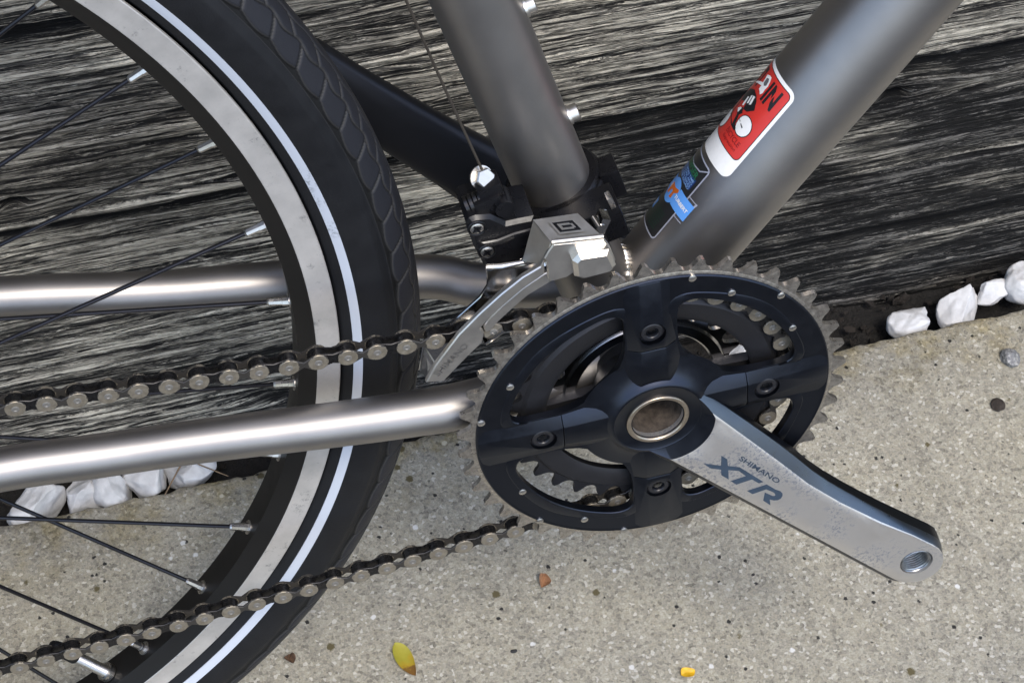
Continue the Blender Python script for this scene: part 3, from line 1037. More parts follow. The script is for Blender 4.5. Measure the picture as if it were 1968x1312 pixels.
def wheel(bike):
    W = empty('rear_wheel', bike)
    # ---- tyre with moulded tread
    nA = 2800
    Rc, rs = 326.0, 20.8
    psi = np.concatenate([np.linspace(-150, -82, 18), np.linspace(-80, 80, 107), np.linspace(82, 150, 18)])
    nP = len(psi)
    verts = []
    A = np.arange(nA) * 2 * np.pi / nA
    AA, PP = np.meshgrid(A, np.radians(psi), indexing='ij')
    s = AA / (2 * np.pi) * 112                      # tread period count
    pd = np.degrees(PP)
    ap = np.abs(pd)
    side = np.where(pd > 0, 0.0, 0.5)
    depth = np.zeros_like(AA)
    # shoulder blocks: slanted cross grooves, wavy long groove
    ss = s + side + ap * 0.011
    fr = ss - np.floor(ss)
    wav = 34 + 3.0 * np.sin(2 * np.pi * (s + side))
    long1 = np.clip(1 - np.abs(ap - wav) / 1.9, 0, 1)
    long2 = np.clip(1 - np.abs(ap - 12 - 2.0 * np.sin(2 * np.pi * (s + side) + 1.0)) / 1.7, 0, 1)
    cross = np.clip(1 - np.minimum(fr, 1 - fr) / 0.055, 0, 1)
    endr = np.clip((ap - (56 + 5 * np.cos((fr - 0.5) * np.pi * 1.0))) / 2.5, 0, 1)
    in_sh = (ap > wav) * (ap < 64)
    in_mid = (ap <= wav) * (ap > 12)
    ss2 = s + side + 0.45 + ap * 0.02
    fr2 = ss2 - np.floor(ss2)
    cross2 = np.clip(1 - np.minimum(fr2, 1 - fr2) / 0.05, 0, 1)
    depth = np.maximum(long1, long2 * 0.8)
    depth = np.maximum(depth, cross * in_sh)
    depth = np.maximum(depth, cross2 * in_mid)
    depth = np.maximum(depth, endr * (ap < 70) * 1.0)
    depth = depth * depth * (3 - 2 * depth)
    fade = np.clip((78 - ap) / 10, 0, 1)
    depth = np.where(ap >= 64, np.maximum(depth, 1.0) * fade, depth)
    rr = rs + 0.6 - 1.6 * depth
    # rounder crown, bead pulled towards the rim
    squash = np.where(ap > 95, 1 - (ap - 95) / 55 * 0.04, 1.0)
    Rr = Rc + rr * np.cos(PP) * squash
    Zz = ZC + 0.77 * rr * np.sin(PP) * np.where(ap > 100, 1 + np.maximum(0, ap - 128) / 22 * 0.10, 1.0)
    # moulded rib lines near the bead
    rib = 0.4 * (np.abs(ap - 136) < 2.0) + 0.35 * (np.abs(ap - 143) < 1.8)
    Zz = Zz + np.sign(pd) * rib
    Xx = WC[0] + Rr * np.cos(AA)
    Yy = WC[1] + Rr * np.sin(AA)
    co = (np.stack([Xx, Yy, Zz], -1).reshape(-1, 3) - np.array(BASE)) * 0.001
    idx = np.arange(nA * nP).reshape(nA, nP)
    i2 = np.roll(idx, -1, axis=0)
    q = np.stack([idx[:, :-1], i2[:, :-1], i2[:, 1:], idx[:, 1:]], -1).reshape(-1, 4)
    me = bpy.data.meshes.new('tyre')
    me.from_pydata(co.tolist(), [], q.tolist())
    me.validate()
    me.shade_smooth()
    at = me.attributes.new('groove', 'FLOAT', 'POINT')
    at.data.foreach_set('value', np.where(ap < 66, 1.0 + depth, 0.0).astype(np.float32).ravel())
    link('tyre', me, 'rubber', W)
    # ---- reflective stripe, a band lying on each sidewall
    g = Geo()
    for sg in (1, -1):
        pr = []
        for R_ in np.linspace(313.9, 317.9, 4):
            dz = 0.77 * math.sqrt((rs + 0.60) ** 2 - (R_ - Rc) ** 2)
            pr.append((R_, ZC + sg * (dz + 0.22)))
        pr = [(pr[0][0], pr[0][1] - sg * 0.8)] + pr + [(pr[-1][0], pr[-1][1] - sg * 0.8)]
        if sg < 0:
            pr.reverse()
        g.lathe(pr, WC, 360)
    g.obj('reflective_stripe', 'stripe', W)
    # ---- rim
    g = Geo()
    pf = [(307.9, 11.2), (297.2, 12.4), (296.6, 11.9), (291.4, 9.4), (289.6, 8.2), (289.2, 4.0), (289.2, -4.0), (289.6, -8.2), (291.4, -9.4), (296.6, -11.9), (297.2, -12.4), (307.9, -11.2)]
    g.lathe([(r, ZC + z) for r, z in reversed(pf)], WC, 360)
    g.obj('rim', 'rim', W, 20)
    g = Geo()
    for sg in (1, -1):
        pr = [(308.3, 11.0), (308.2, 12.2), (307.8, 12.55), (303.5, 12.45), (302.5, 12.4), (297.7, 12.65), (297.3, 12.2)]
        pr = [(r, ZC + sg * z) for r, z in pr]
        if sg > 0:
            pr.reverse()
        g.lathe(pr, WC, 360)
    g.obj('braking_surface', 'track', W, 25)
    # ---- hub
    g = Geo()
    g.lathe([(0.1, ZC + 60), (9, ZC + 60), (9, ZC + 30), (17, ZC + 28), (27, ZC + 20), (27, ZC + 17), (15, ZC + 12), (14, ZC - 28), (26, ZC - 33), (26, ZC - 36), (14, ZC - 40), (9, ZC - 62), (.1, ZC - 62)][::-1], WC, 48)
    g.obj('hub', 'anod', W)
    # ---- spokes with nipples
    sp_me = None
    for i in range(36):
        th = RAD(12.4 - 10.0 * i)
        k = i % 4
        zf, off = ((18, -70), (-34, 70), (18, 70), (-34, -70))[k]
        P = Vector((WC[0] + 289.5 * math.cos(th), WC[1] + 289.5 * math.sin(th), ZC + (1.2 if zf > 0 else -1.2)))
        h = th + RAD(off)
        Q = Vector((WC[0] + 23 * math.cos(h), WC[1] + 23 * math.sin(h), ZC + zf))
        d = (Q - P).normalized()
        g = Geo()
        g.tube([P + d * 3, Q], 1.0, 10)
        g.obj('spoke', 'spoke', W)
        g = Geo()
        g.tube([P - d * 1, P + d * 3.5, P + d * 3.6, P + d * 9.5, P + d * 10.3], [2.3, 2.2, 1.9, 1.75, 1.2], 8)
        rad = Vector((math.cos(th), math.sin(th), 0))
        c0 = P + rad * 0.2
        g.tube([c0, c0 - rad * 0.9, c0 - rad * 1.1], [3.6, 3.6, 3.0], 16)
        g.obj('nipple', 'steel', W, 30)
    # ---- valve
    th = RAD(-52.8)
    P = Vector((WC[0] + 289.2 * math.cos(th), WC[1] + 289.2 * math.sin(th), ZC))
    d = -Vector((math.cos(th), math.sin(th), 0))
    g = Geo()
    pts, rads = [], []
    for i in range(60):
        pts.append(P + d * (0.0 + i * 0.42))
        rads.append(3.0 + (0.22 if i % 2 else 0))
    g.tube(pts, rads, 16, 0)
    for i in range(28):
        a = 2 * math.pi * i / 28
        u = d.orthogonal().normalized()
        w = d.cross(u)
        g.box(P + d * 2.0 + (u * math.cos(a) + w * math.sin(a)) * 4.6, 0.32, 0.5, 1.6, (u * math.cos(a) + w * math.sin(a), w * math.cos(a) - u * math.sin(a), d), 0)
    g.tube([P + d * 0.2, P + d * 0.5, P + d * 3.4, P + d * 3.7], [4.2, 4.6, 4.6, 4.2], 28, 0)
    g.obj('valve_stem', 'steel', W, 40)
    g = Geo()
    g.tube([P + d * 24, P + d * 24.5, P + d * 36, P + d * 39, P + d * 40.5, P + d * 41], [3.6, 3.9, 3.7, 3.2, 2.6, 1.2], 18)
    g.obj('valve_cap', 'plastic', W, 40)


def smooth_path(pts, n=12):
    P = [np.array(p, float) for p in pts]
    P = [2 * P[0] - P[1]] + P + [2 * P[-1] - P[-2]]
    out = []
    for i in range(1, len(P) - 2):
        for k in range(n):
            t = k / n
            a, b_, c_, d_ = P[i - 1], P[i], P[i + 1], P[i + 2]
            out.append(0.5 * ((2 * b_) + (-a + c_) * t + (2 * a - 5 * b_ + 4 * c_ - d_) * t * t + (-a + 3 * b_ - 3 * c_ + d_) * t ** 3))
    out.append(P[-2])
    return [tuple(p) for p in out]


DT_A = Vector((.5765, .817, 0)).normalized()      # down tube axis
DT_M = Vector((.817, -.5765, 0)).normalized()
DT_C = DT_M * 0.3 + Vector((0, 0, ZC))
DT_R = 22.6


def on_tube(s, ang, lift=0.0):
    a = RAD(ang)
    return DT_C + DT_A * s + (DT_M * math.sin(a) + Vector((0, 0, 1)) * math.cos(a)) * (DT_R + lift)


def frame(bike):
    F = empty('frame', bike)
    # seat tube
    sd = Vector((-.301, .9536, 0))
    sm = Vector((.9536, .301, 0))
    s0 = sm * -3.3 + Vector((0, 0, ZC))
    g = Geo()
    g.tube([s0 + sd * t for t in np.linspace(5, 470, 24)], 17.4, 56)
    g.obj('seat_tube', 'ti', F)
    # bottle bosses on the front of the seat tube
    for yy in (185, 124.5):
        t = (yy - s0.y) / sd.y
        c = s0 + sd * t + sm * 17.0
        g = Geo()
        g.tube([c, c + sm * 1.2, c + sm * 1.3, c + sm * 4.6, c + sm * 5.0], [4.6, 4.4, 3.9, 3.9, 3.3], 20)
        g.obj('bottle_boss', 'silver', F)
    # down tube
    g = Geo()
    g.tube([DT_C + DT_A * t for t in np.linspace(0, 560, 30)], DT_R, 72)
    g.obj('down_tube', 'ti', F)
    # bottom bracket shell and cups
    g = Geo()
    g.lathe([(.1, ZC + 34), (21.5, ZC + 34), (21.5, ZC - 34), (.1, ZC - 34)][::-1], (0, 0), 56)
    g.obj('bottom_bracket_shell', 'ti', F)
    for sg in (1, -1):
        g = Geo()
        pr = [(12.2, 34), (22.2, 34), (22.6, 35), (22.6, 43), (21, 44.5), (12.2, 44.5)]
        pr = [(r, ZC + sg * z) for r, z in pr]
        if sg > 0:
            pr.reverse()
        g.lathe(pr, (0, 0), 48)
        g.obj('bearing_cup', 'anod', F)
    # welds: rippled beads where the tubes meet the shell
    for (dirv, rr, dist) in ((DT_A, DT_R, 27), (sd, 17.4, 24)):
        g = Geo()
        side = dirv.cross(Vector((0, 0, 1))).normalized()
        pts, rads = [], []
        for i in range(181):
            a = 2 * math.pi * i / 180
            lat = math.cos(a) * rr
            hgt = math.sin(a) * rr
            # saddle line where a tube of radius rr meets the shell radius 21.5
            along = math.sqrt(max(0, 21.5 ** 2 - lat * lat)) if abs(lat) < 21.5 else 0
            p = Vector((0, 0, ZC)) + dirv * (along + 0.5) + side * lat * 1.015 + Vector((0, 0, 1)) * hgt * 1.015
            pts.append(p)
            rads.append(1.9 + 0.35 * math.sin(i * 1.25))
        g.tube(pts, rads, 8, 0, False)
        g.obj('weld_bead', 'silver', F, 60)
    # bead in the crotch between seat tube and down tube
    pts = []
    for al in np.arange(-165, -14, 1.5):
        hit = None
        for s_ in np.arange(120, 0, -0.5):
            p = on_tube(s_, al)
            q = p - s0
            if (q - sd * q.dot(sd)).length < 17.4:
                hit = p
                break
        if hit is not None and hit.y > 18:
            pts.append(hit + (DT_M * math.sin(RAD(al)) + Vector((0, 0, 1)) * math.cos(RAD(al))) * 0.5)
    g = Geo()
    g.tube(pts, [2.3 + 0.45 * math.sin(i * 1.9) for i in range(len(pts))], 10, 0, True)
    g.obj('weld_bead', 'silver', F, 60)
    # chain stays
    ds = smooth_path([(-10, 1, -32), (-40, 1.5, -25), (-87, 2.9, -19), (-107, 4.0, -18.3), (-140, 6.9, -17.4), (-200.6, 14.5, -15), (-246, 20.3, -12), (-289, 25.0, -10), (-350, 30, -3), (-425, 34, 5)], 8)
    nd = smooth_path([(-10, 1, -84), (-40, 1.5, -89), (-63, 4.6, -92.5), (-84, 10.4, -97), (-147, 20.6, -98.5), (-208, 26.2, -101), (-277, 33.8, -106), (-350, 36, -113), (-425, 36, -121)], 8)
    for p in (ds, nd):
        g = Geo()
        g.tube(p, [10.7 - 1.0 * min(1, max(0, (-q[0] - 90) / 120)) for q in p], 40)
        g.obj('chain_stay', 'ti', F)
    # decals on the down tube
    stickers(bike)


def tube_patch(g, poly, lift, mi=0, rad_seg=2.0):
    """flat outline in (arc mm around the tube, mm along it) laid on the tube as a thin vinyl sheet"""
    bm = bmesh.new()
    vs = [bm.verts.new((a, b_, 0)) for a, b_ in poly]
    f = bm.faces.new(vs)
    if f.normal.z < 0:
        f.normal_flip()
    bmesh.ops.triangulate(bm, faces=[f])
    xs = [a for a, _ in poly]
    x = min(xs) + rad_seg
    while x < max(xs):
        bmesh.ops.bisect_plane(bm, geom=bm.verts[:] + bm.edges[:] + bm.faces[:], plane_co=(x, 0, 0), plane_no=(1, 0, 0))
        x += rad_seg
    bmesh.ops.recalc_face_normals(bm, faces=bm.faces[:])
    up = sum(f_.normal.z * f_.calc_area() for f_ in bm.faces)
    bm.verts.index_update()
    vv = [on_tube(v.co.y, math.degrees(v.co.x / DT_R), lift) for v in bm.verts]
    ff = []
    for f_ in bm.faces:
        ids = [v.index for v in f_.verts]
        p0, p1, p2 = vv[ids[0]], vv[ids[1]], vv[ids[2]]
        nrm = (p1 - p0).cross(p2 - p0)
        c = (p0 + p1 + p2) / 3
        axis = DT_C + DT_A * ((c - DT_C).dot(DT_A))
        if nrm.dot(c - axis) < 0:
            ids.reverse()
        ff.append(tuple(ids))
    g.add(vv, ff, mi)
    bm.free()


def rrect(x0, y0, x1, y1, r, n=6):
    out = []
    for cx, cy, a0 in ((x1 - r, y1 - r, 0), (x0 + r, y1 - r, 90), (x0 + r, y0 + r, 180), (x1 - r, y0 + r, 270)):
        for i in range(n + 1):
            a = RAD(a0 + 90 * i / n)
            out.append((cx + r * math.cos(a), cy + r * math.sin(a)))
    return out


def text_tris(txt, bold=0.0):
    cu = bpy.data.curves.new('lettering', 'FONT')
    cu.body = txt
    cu.size = 1.0
    cu.offset = bold
    cu.resolution_u = 3
    ob = bpy.data.objects.new('lettering', cu)
    COL.objects.link(ob)
    dg = bpy.context.evaluated_depsgraph_get()
    me = bpy.data.meshes.new_from_object(ob.evaluated_get(dg))
    vs = [tuple(v.co) for v in me.vertices]
    fs = [tuple(p.vertices) for p in me.polygons]
    bpy.data.objects.remove(ob)
    bpy.data.curves.remove(cu)
    bpy.data.meshes.remove(me)
    a = np.array(vs)
    mn, mx = a.min(0), a.max(0)
    a = (a - mn) / np.maximum(mx - mn, 1e-6)
    return a, fs


def tube_text(g, txt, x0, y0, x1, y1, lift, mi, bold=0.0):
    a, fs = text_tris(txt, bold)
    vv = [on_tube(y0 + (y1 - y0) * p[1], math.degrees((x0 + (x1 - x0) * p[0]) / DT_R), lift) for p in a]
    g.add(vv, fs, mi)


def arc(deg):
    return RAD(deg) * DT_R


def stickers(bike):
    S = empty('red_sticker', bike)
    # white vinyl sheet, red panel, prints
    x1, x0 = arc(-51.2), arc(-139)
    g = Geo()
    tube_patch(g, rrect(x0, 98.0, x1, 149.0, 4.0), 0.12)
    g.obj('vinyl_sheet', 'white', S, 60)
    g = Geo()
    rx1, rx0 = arc(-56.0), arc(-134)
    tube_patch(g, rrect(rx0 - .35, 107.3, rx1 + .35, 147.2, 2.6), 0.17, 0)
    tube_patch(g, rrect(rx0, 107.7, rx1, 146.8, 2.3), 0.22, 1)
    g.obj('red_panel', ['black', 'red'], S, 60)
    g = Geo()
    tube_text(g, 'IN', arc(-85.5), 134.6, arc(-64.5), 145.0, 0.27, 0, 0.035)
    # tops of the letters that run out of sight round the tube
    for a0, a1 in ((-112, -108.5), (-119, -115.5), (-126, -122)):
        tube_patch(g, [(arc(a0), 134.8), (arc(a1), 134.8), (arc(a1), 145), (arc(a0), 145)], 0.27, 0)
    tube_patch(g, [(arc(-119), 142.6), (arc(-108.5), 142.6), (arc(-108.5), 145), (arc(-119), 145)], 0.272, 0)
    tube_text(g, 'BICYCLE', arc(-95), 112.3, arc(-65.5), 114.9, 0.27, 1, 0.015)
    tube_text(g, 'Expression', arc(-94), 109.3, arc(-66), 111.4, 0.27, 1, 0.012)
    g.obj('lettering', ['black', 'darkred'], S, 60)
    # cyclist pictogram
    g = Geo()
    for (ac, sc, r) in ((-78, 120.9, 4.6), (-119, 113.6, 4.6)):
        c = (arc(ac), sc)
        tube_patch(g, circle(c, r + 0.45, 28), 0.27, 0)
        tube_patch(g, circle(c, r, 28), 0.31, 1)
    K = lambda pts, l, mi: tube_patch(g, [(arc(a), s) for a, s in pts], l, mi)
    K([(-124, 127.5), (-117, 131.5), (-104, 134.2), (-92, 134.0), (-86, 132.5), (-80, 129.4), (-88, 126.0), (-96, 125.0), (-99, 127.5), (-108, 126.5), (-117, 124.5)], 0.33, 0)     # torso
    K([(-97, 132.6), (-93, 133.2), (-90, 129.5), (-93, 128.6)], 0.36, 1)      # pale bars of the shirt
    K([(-101, 131.6), (-98.4, 132.4), (-95, 128.6), (-98, 127.8)], 0.36, 1)
    K([(-106, 129.6), (-102.5, 130.2), (-100, 125.8), (-104, 125.0)], 0.36, 1)
    K([(-104, 123.0), (-98, 125.5), (-92, 123.6), (-96, 121.4), (-101, 121.2)], 0.355, 0)   # thigh
    K([(-107, 122.4), (-100.5, 121.6), (-99, 124.4), (-103, 124.2)], 0.37, 1)
    K([(-101, 122.4), (-96, 122.4), (-89, 117.8), (-84, 117.2), (-84, 115.9), (-93, 116.0)], 0.35, 0)   # lower leg
    K([(-92.5, 121.5), (-91, 121.5), (-77, 120.3), (-77.6, 119.7)], 0.38, 0)   # stays
    K([(-118, 118.5), (-116.5, 118.5), (-93, 116.6), (-93, 115.8)], 0.34, 0)
    K([(-117, 126.0), (-114.5, 126.4), (-112, 117.0), (-114, 116.8)], 0.34, 0)
    K([(-86, 121.8), (-83.8, 121.6), (-81, 117.8), (-83.5, 117.6)], 0.40, 1)   # white shoe
    g.obj('cyclist_pictogram', ['black', 'white'], S, 60)
    # torn patch baring the white paper
    g = Geo()
    K2 = lambda pts, l, mi: tube_patch(g, [(arc(a), s) for a, s in pts], l, mi)
    K2([(-103, 143.4), (-97, 144.6), (-92.5, 144.8), (-89.5, 143.2), (-87.5, 141.2), (-88.2, 139.2), (-87.2, 137.4), (-89.5, 135.8), (-93, 136.4), (-97.5, 136.6), (-98, 138.4), (-108, 136.9), (-116, 135.4), (-117, 136.2), (-107, 138.4), (-99.5, 139.8), (-101, 141.6)], 0.42, 0)
    K2([(-99, 142.6), (-94.5, 143.5), (-91.6, 142.4), (-90.5, 140.6), (-93.5, 139.6), (-97.5, 140.0)], 0.46, 1)
    g.obj('torn_patch', ['white', simple('bared_backing', (0.10, 0.10, 0.105), 0.6)], S, 60)

    T = empty('black_sticker', bike)
    g = Geo()
    y0, y1 = 51.2, 95.4
    xr, xl = arc(-71.2), arc(-142)
    tube_patch(g, rrect(xl, y0, xr, y1, 2.2), 0.10, 0)
    g.obj('vinyl_sheet', 'blackvinyl', T, 60)
    g = Geo()
    w = 0.75
    def strip(pts, ww, lift, mi):
        for (a, b_) in zip(pts, pts[1:]):
            p, q = Vector(a), Vector(b_)
            d = (q - p)
            if d.length < 1e-6:
                continue
            d.normalize()
            nrm = Vector((-d.y, d.x)) * ww / 2
            p2, q2 = p - d * ww * .3, q + d * ww * .3
            tube_patch(g, [tuple(p2 - nrm), tuple(q2 - nrm), tuple(q2 + nrm), tuple(p2 + nrm)], lift, mi)
    rr_ = rrect(xl + .5, y0 + .5, xr - .4, y1 - .4, 2.0)
    strip(rr_ + rr_[:1], w, 0.15, 0)
    strip([(xr - .5, 94.4), (arc(-84), 90.6), (arc(-102), 89.2), (arc(-130), 89.6)], 0.6, 0.155, 0)
    for yy in (67.6, 79.4):
        strip([(xr - 0.6, yy), (arc(-59), yy)], 0.45, 0.15, 0)
    strip([(arc(-59), 77.9), (arc(-58.2), 79.5)], 0.9, 0.15, 0)
    g.obj('outline_print', 'greyline', T, 60)
    g = Geo()
    tube_patch(g, [(arc(-88), 69.0), (arc(-58.2), 69.0), (arc(-58.2), 77.8), (arc(-88), 77.8)], 0.20, 0)
    tube_patch(g, circle((arc(-101), 73.2), 6.3, 36), 0.205, 0)
    tube_patch(g, [(arc(-136), 70.4), (arc(-108), 70.4), (arc(-108), 77.4), (arc(-136), 77.4)], 0.195, 0)
    tube_patch(g, [(arc(-134), 57.8), (arc(-113), 57.8), (arc(-113), 62.6), (arc(-134), 62.6)], 0.20, 0)
    g.obj('blue_cross', 'blue', T, 60)
    g = Geo()
    O = [(75.3, -111.1), (75.2, -98.3), (76.6, -89.8), (75.2, -88.4), (73.0, -94.0), (70.3, -93.0), (69.8, -98.7), (73.0, -98.8), (73.1, -103.4), (70.1, -104.4), (69.4, -110.6), (73.2, -111.4)]
    tube_patch(g, [(arc(a), s) for s, a in O], 0.26, 0)
    g.obj('orange_mark', 'orange', T, 60)
    g = Geo()
    tube_text(g, 'TURBERT', arc(-89.5), 72.5, arc(-61.5), 74.3, 0.26, 0, 0.03)
    tube_text(g, 'THE', arc(-118), 72.2, arc(-110), 74.2, 0.26, 0, 0.02)
    tube_text(g, 'a', arc(-125), 59.0, arc(-118), 61.4, 0.26, 0, 0.02)
    tube_text(g, 'OWSER', arc(-121), 86.0, arc(-80.5), 89.4, 0.26, 1, 0.02)
    tube_patch(g, [(arc(-131), 79.4), (arc(-78.5), 80.8), (arc(-78.5), 86.6), (arc(-131), 85.0)], 0.15, 3)
    for k, (yy, tx) in enumerate(((85.0, 'NEED MORE TIME'), (83.6, 'FOR WORK AND'), (82.2, 'FUN ON BIKES'), (80.9, 'IN THE ROAD'))):
        tube_text(g, tx, arc(-127), yy - .55, arc(-80), yy + .55, 0.26, 2, 0.012)
    for k in range(7):
        strip([(arc(-126), 53.6 + k * 1.4), (arc(-82), 55.0 + k * 1.4)], 0.35, 0.16, 4)
    g.obj('small_print', ['white', 'green', 'paleblue', 'navyblue', 'dkgreen'], T, 60)


# ---------------------------------------------------------------- crankset
def tooth_outline(nt, rp, rroot, tip_h, a_off, skew=0.0):
    """outline of a sprocket: rounded valleys, narrow tips"""
    out = []
    dA = 2 * math.pi / nt
    for i in range(nt):
        c = a_off + i * dA
        for fr, r in ((-0.50, rroot), (-0.40, rroot + 0.25), (-0.30, rroot + 1.1), (-0.215, rroot + 2.6), (-0.150, rroot + 4.6), (-0.105, rp + tip_h - 1.0), (-0.06, rp + tip_h - 0.15), (0.05, rp + tip_h), (0.10, rp + tip_h - 0.9), (0.155, rroot + 4.4), (0.215, rroot + 2.6), (0.30, rroot + 1.1), (0.40, rroot + 0.25)):
            a = c + (fr + skew * max(0, (r - rroot) / 8)) * dA
            out.append((r * math.cos(a), r * math.sin(a)))
    return out


def ring_plate(g, outer, holes, z0, z1, mi=0, mi_side=0, outer_low=None):
    loops = [[Vector((a, b_, 0)) for a, b_ in outer]] + [[Vector((a, b_, 0)) for a, b_ in h] for h in holes]
    tri = tessellate_polygon(loops)
    flat = [p for l in loops for p in l]
    n = len(flat)
    top = [(p.x, p.y, z1) for p in flat]
    bot = [(p.x, p.y, z0) for p in flat]
    fs = []
    for t in tri:
        a, b_, c = (flat[k] for k in t)
        up = (b_ - a).cross(c - a).z > 0
        t2 = tuple(t) if up else tuple(reversed(t))
        fs.append((t2, mi))
        fs.append((tuple(n + k for k in reversed(t2)), mi_side))
    b0 = len(g.v)
    g.v.extend(top + bot)
    for f_, m_ in fs:
        g.f.append(tuple(b0 + k for k in f_))
        g.m.append(m_)
    st = 0
    for li, l in enumerate(loops):
        k = len(l)
        ar = sum(l[i].x * l[(i + 1) % k].y - l[(i + 1) % k].x * l[i].y for i in range(k))
        ccw = ar > 0
        for i in range(k):
            j = (i + 1) % k
            a, b_ = b0 + st + i, b0 + st + j
            q = (a, n + a, n + b_, b_)
            if (li == 0) == ccw:
                q = (n + a, n + b_, b_, a)
            else:
                q = (a, b_, n + b_, n + a)
            g.f.append(q)
            g.m.append(mi_side)
        st += k


ARM0 = 4.0       # spider arm angle


def opening(k, grow=0.0, rin_in=32.8, rout=69.3):
    c = 49.0 + 90 * k
    half = [(62.5, 34), (50, 31.5), (42, 27.5), (36.8, 21), (33.6, 10), (rin_in, 0)]
    pts = []
    for r, a in half:
        pts.append((r, a))
    for r, a in reversed(half[:-1]):
        pts.append((r, -a))
    pts += [(66.6, -32.7), (68.7, -29.5)]
    for a in np.linspace(-26, 26, 14):
        pts.append((rout, a))
    pts += [(68.7, 29.5), (66.6, 32.7)]
    # smooth the corners a little
    out = []
    P = [np.array((r * math.cos(RAD(c + a)), r * math.sin(RAD(c + a)))) for r, a in pts]
    n = len(P)
    for i in range(n):
        a, b_, d = P[i - 1], P[i], P[(i + 1) % n]
        out.append(tuple(b_ * .75 + a * .25))
        out.append(tuple(b_ * .75 + d * .25))
    if grow:
        cc = np.mean(np.array(out), 0)
        out = [tuple(np.array(p) + (np.array(p) - cc) / np.linalg.norm(np.array(p) - cc) * grow) for p in out]
    return out


def trap_beam(g, ang, r0, r1, w0, w1, z0, z1, wt0=None, wt1=None, mi=0, ch_end=0.6, z1b=None):
    """spider arm ridge: trapezoid section, base half width w, top half width wt"""
    ca, sa = math.cos(RAD(ang)), math.sin(RAD(ang))
    def P(r, v, z):
        return (r * ca - v * sa, r * sa + v * ca, z)
    secs = []
    for r, w, wt, e in ((r0, w0, wt0, 1), (r0 + ch_end, w0, wt0, 0), (r1 - ch_end, w1, wt1, 0), (r1, w1, wt1, 1)):
        zt = (z1 if r < (r0 + r1) / 2 or z1b is None else z1b) - (0.3 if e else 0)
        secs.append([P(r, -w, z0), P(r, -w, z0 + 0.3), P(r, -wt - .3, zt - .15), P(r, -wt + .3, zt), P(r, wt - .3, zt), P(r, wt + .3, zt - .15), P(r, w, z0 + 0.3), P(r, w, z0)])
    n = 8
    vs = [p for s_ in secs for p in s_]
    fs = []
    for i in range(3):
        for k in range(n):
            k2 = (k + 1) % n
            fs.append((i * n + k, (i + 1) * n + k, (i + 1) * n + k2, i * n + k2))
    fs.append(tuple(range(n)))
    fs.append(tuple(reversed([3 * n + k for k in range(n)])))
    g.add(vs, [tuple(reversed(f)) for f in fs], mi)


CA = RAD(-42.0)
ARM_A = Vector((math.cos(CA), math.sin(CA), 0))
ARM_V = Vector((-math.sin(CA), math.cos(CA), 0))


def zface(s):
    return 9.0 + 18.0 * s / 175.0


def crank_loft():
    ss = [-20.5, -20, -18.5, -15, -10, -4, 4, 14, 26, 40, 52, 64, 77, 90, 102, 114, 128, 141, 152, 162, 170, 176, 181, 185, 188, 190.5, 192, 192.6]
    up = ([0, 40, 64, 90, 114, 141, 162, 176], [18.0, 13.6, 11.0, 7.9, 7.6, 9.3, 11.9, 12.6])
    bv = ([0, 30, 57, 74, 96, 120, 150, 169, 178], [22.0, 20.5, 18.3, 16.3, 13.0, 12.6, 13.0, 14.2, 14.8])
    si = ([0, 40, 78, 90, 107, 135, 163, 178], [22.0, 18.5, 15.6, 13.6, 12.4, 12.8, 14.5, 15.6])
    lo = ([0, 176], [14.6, 14.4])
    secs = []
    for s in ss:
        zf = zface(s)
        c = 1.0
        if s > 178:
            c = math.sqrt(max(0.0, 1 - ((s - 178) / 14.7) ** 2))
        if s < 0:
            c = math.sqrt(max(0.0, 1 - (s / 20.8) ** 2))
            zf = zface(0)
        I = lambda t: float(np.interp(s, *t)) * c
        u, b_, d_, l = I(up), I(bv), I(si), I(lo)
        e = max(0.12, c)
        th = 13.0 if s > 20 else 10.0
        secs.append((s, [(-l, zf), (-l * .5, zf), (0, zf), (u * .5, zf), (u, zf), (u + (b_ - u) * .17, zf - .55), (b_ * .97 + u * .03, zf - 4.6), (b_, zf - 5.4), (d_, zf - th + .8), (d_ - 1.2 * e, zf - th), (-l - 1.8 * e, zf - th), (-l - 3.0 * e, zf - th + 1), (-l - 3.6 * e, zf - 3.0), (-l - .5 * e, zf - .25)]))
    return secs


def crank_mesh(g, xf, flip=False, mi_face=0, mi_side=1):
    secs = crank_loft()
    n = len(secs[0][1])
    vs = [xf(s, v, z) for s, pr in secs for v, z in pr]
    fs, ms = [], []
    for i in range(len(secs) - 1):
        for k in range(n):
            k2 = (k + 1) % n
            fs.append((i * n + k, i * n + k2, (i + 1) * n + k2, (i + 1) * n + k))
            ms.append(mi_face if k < 5 or k == n - 1 else (2 if k in (5, 6) else mi_side))
    fs.append(tuple(reversed(range(n))))
    ms.append(mi_side)
    fs.append(tuple((len(secs) - 1) * n + k for k in range(n)))
    ms.append(mi_side)
    b0 = len(g.v)
    g.v.extend([tuple(p) for p in vs])
    for f, m_ in zip(fs, ms):
        f = tuple(b0 + i for i in f)
        g.f.append(f if flip else tuple(reversed(f)))
        g.m.append(m_)


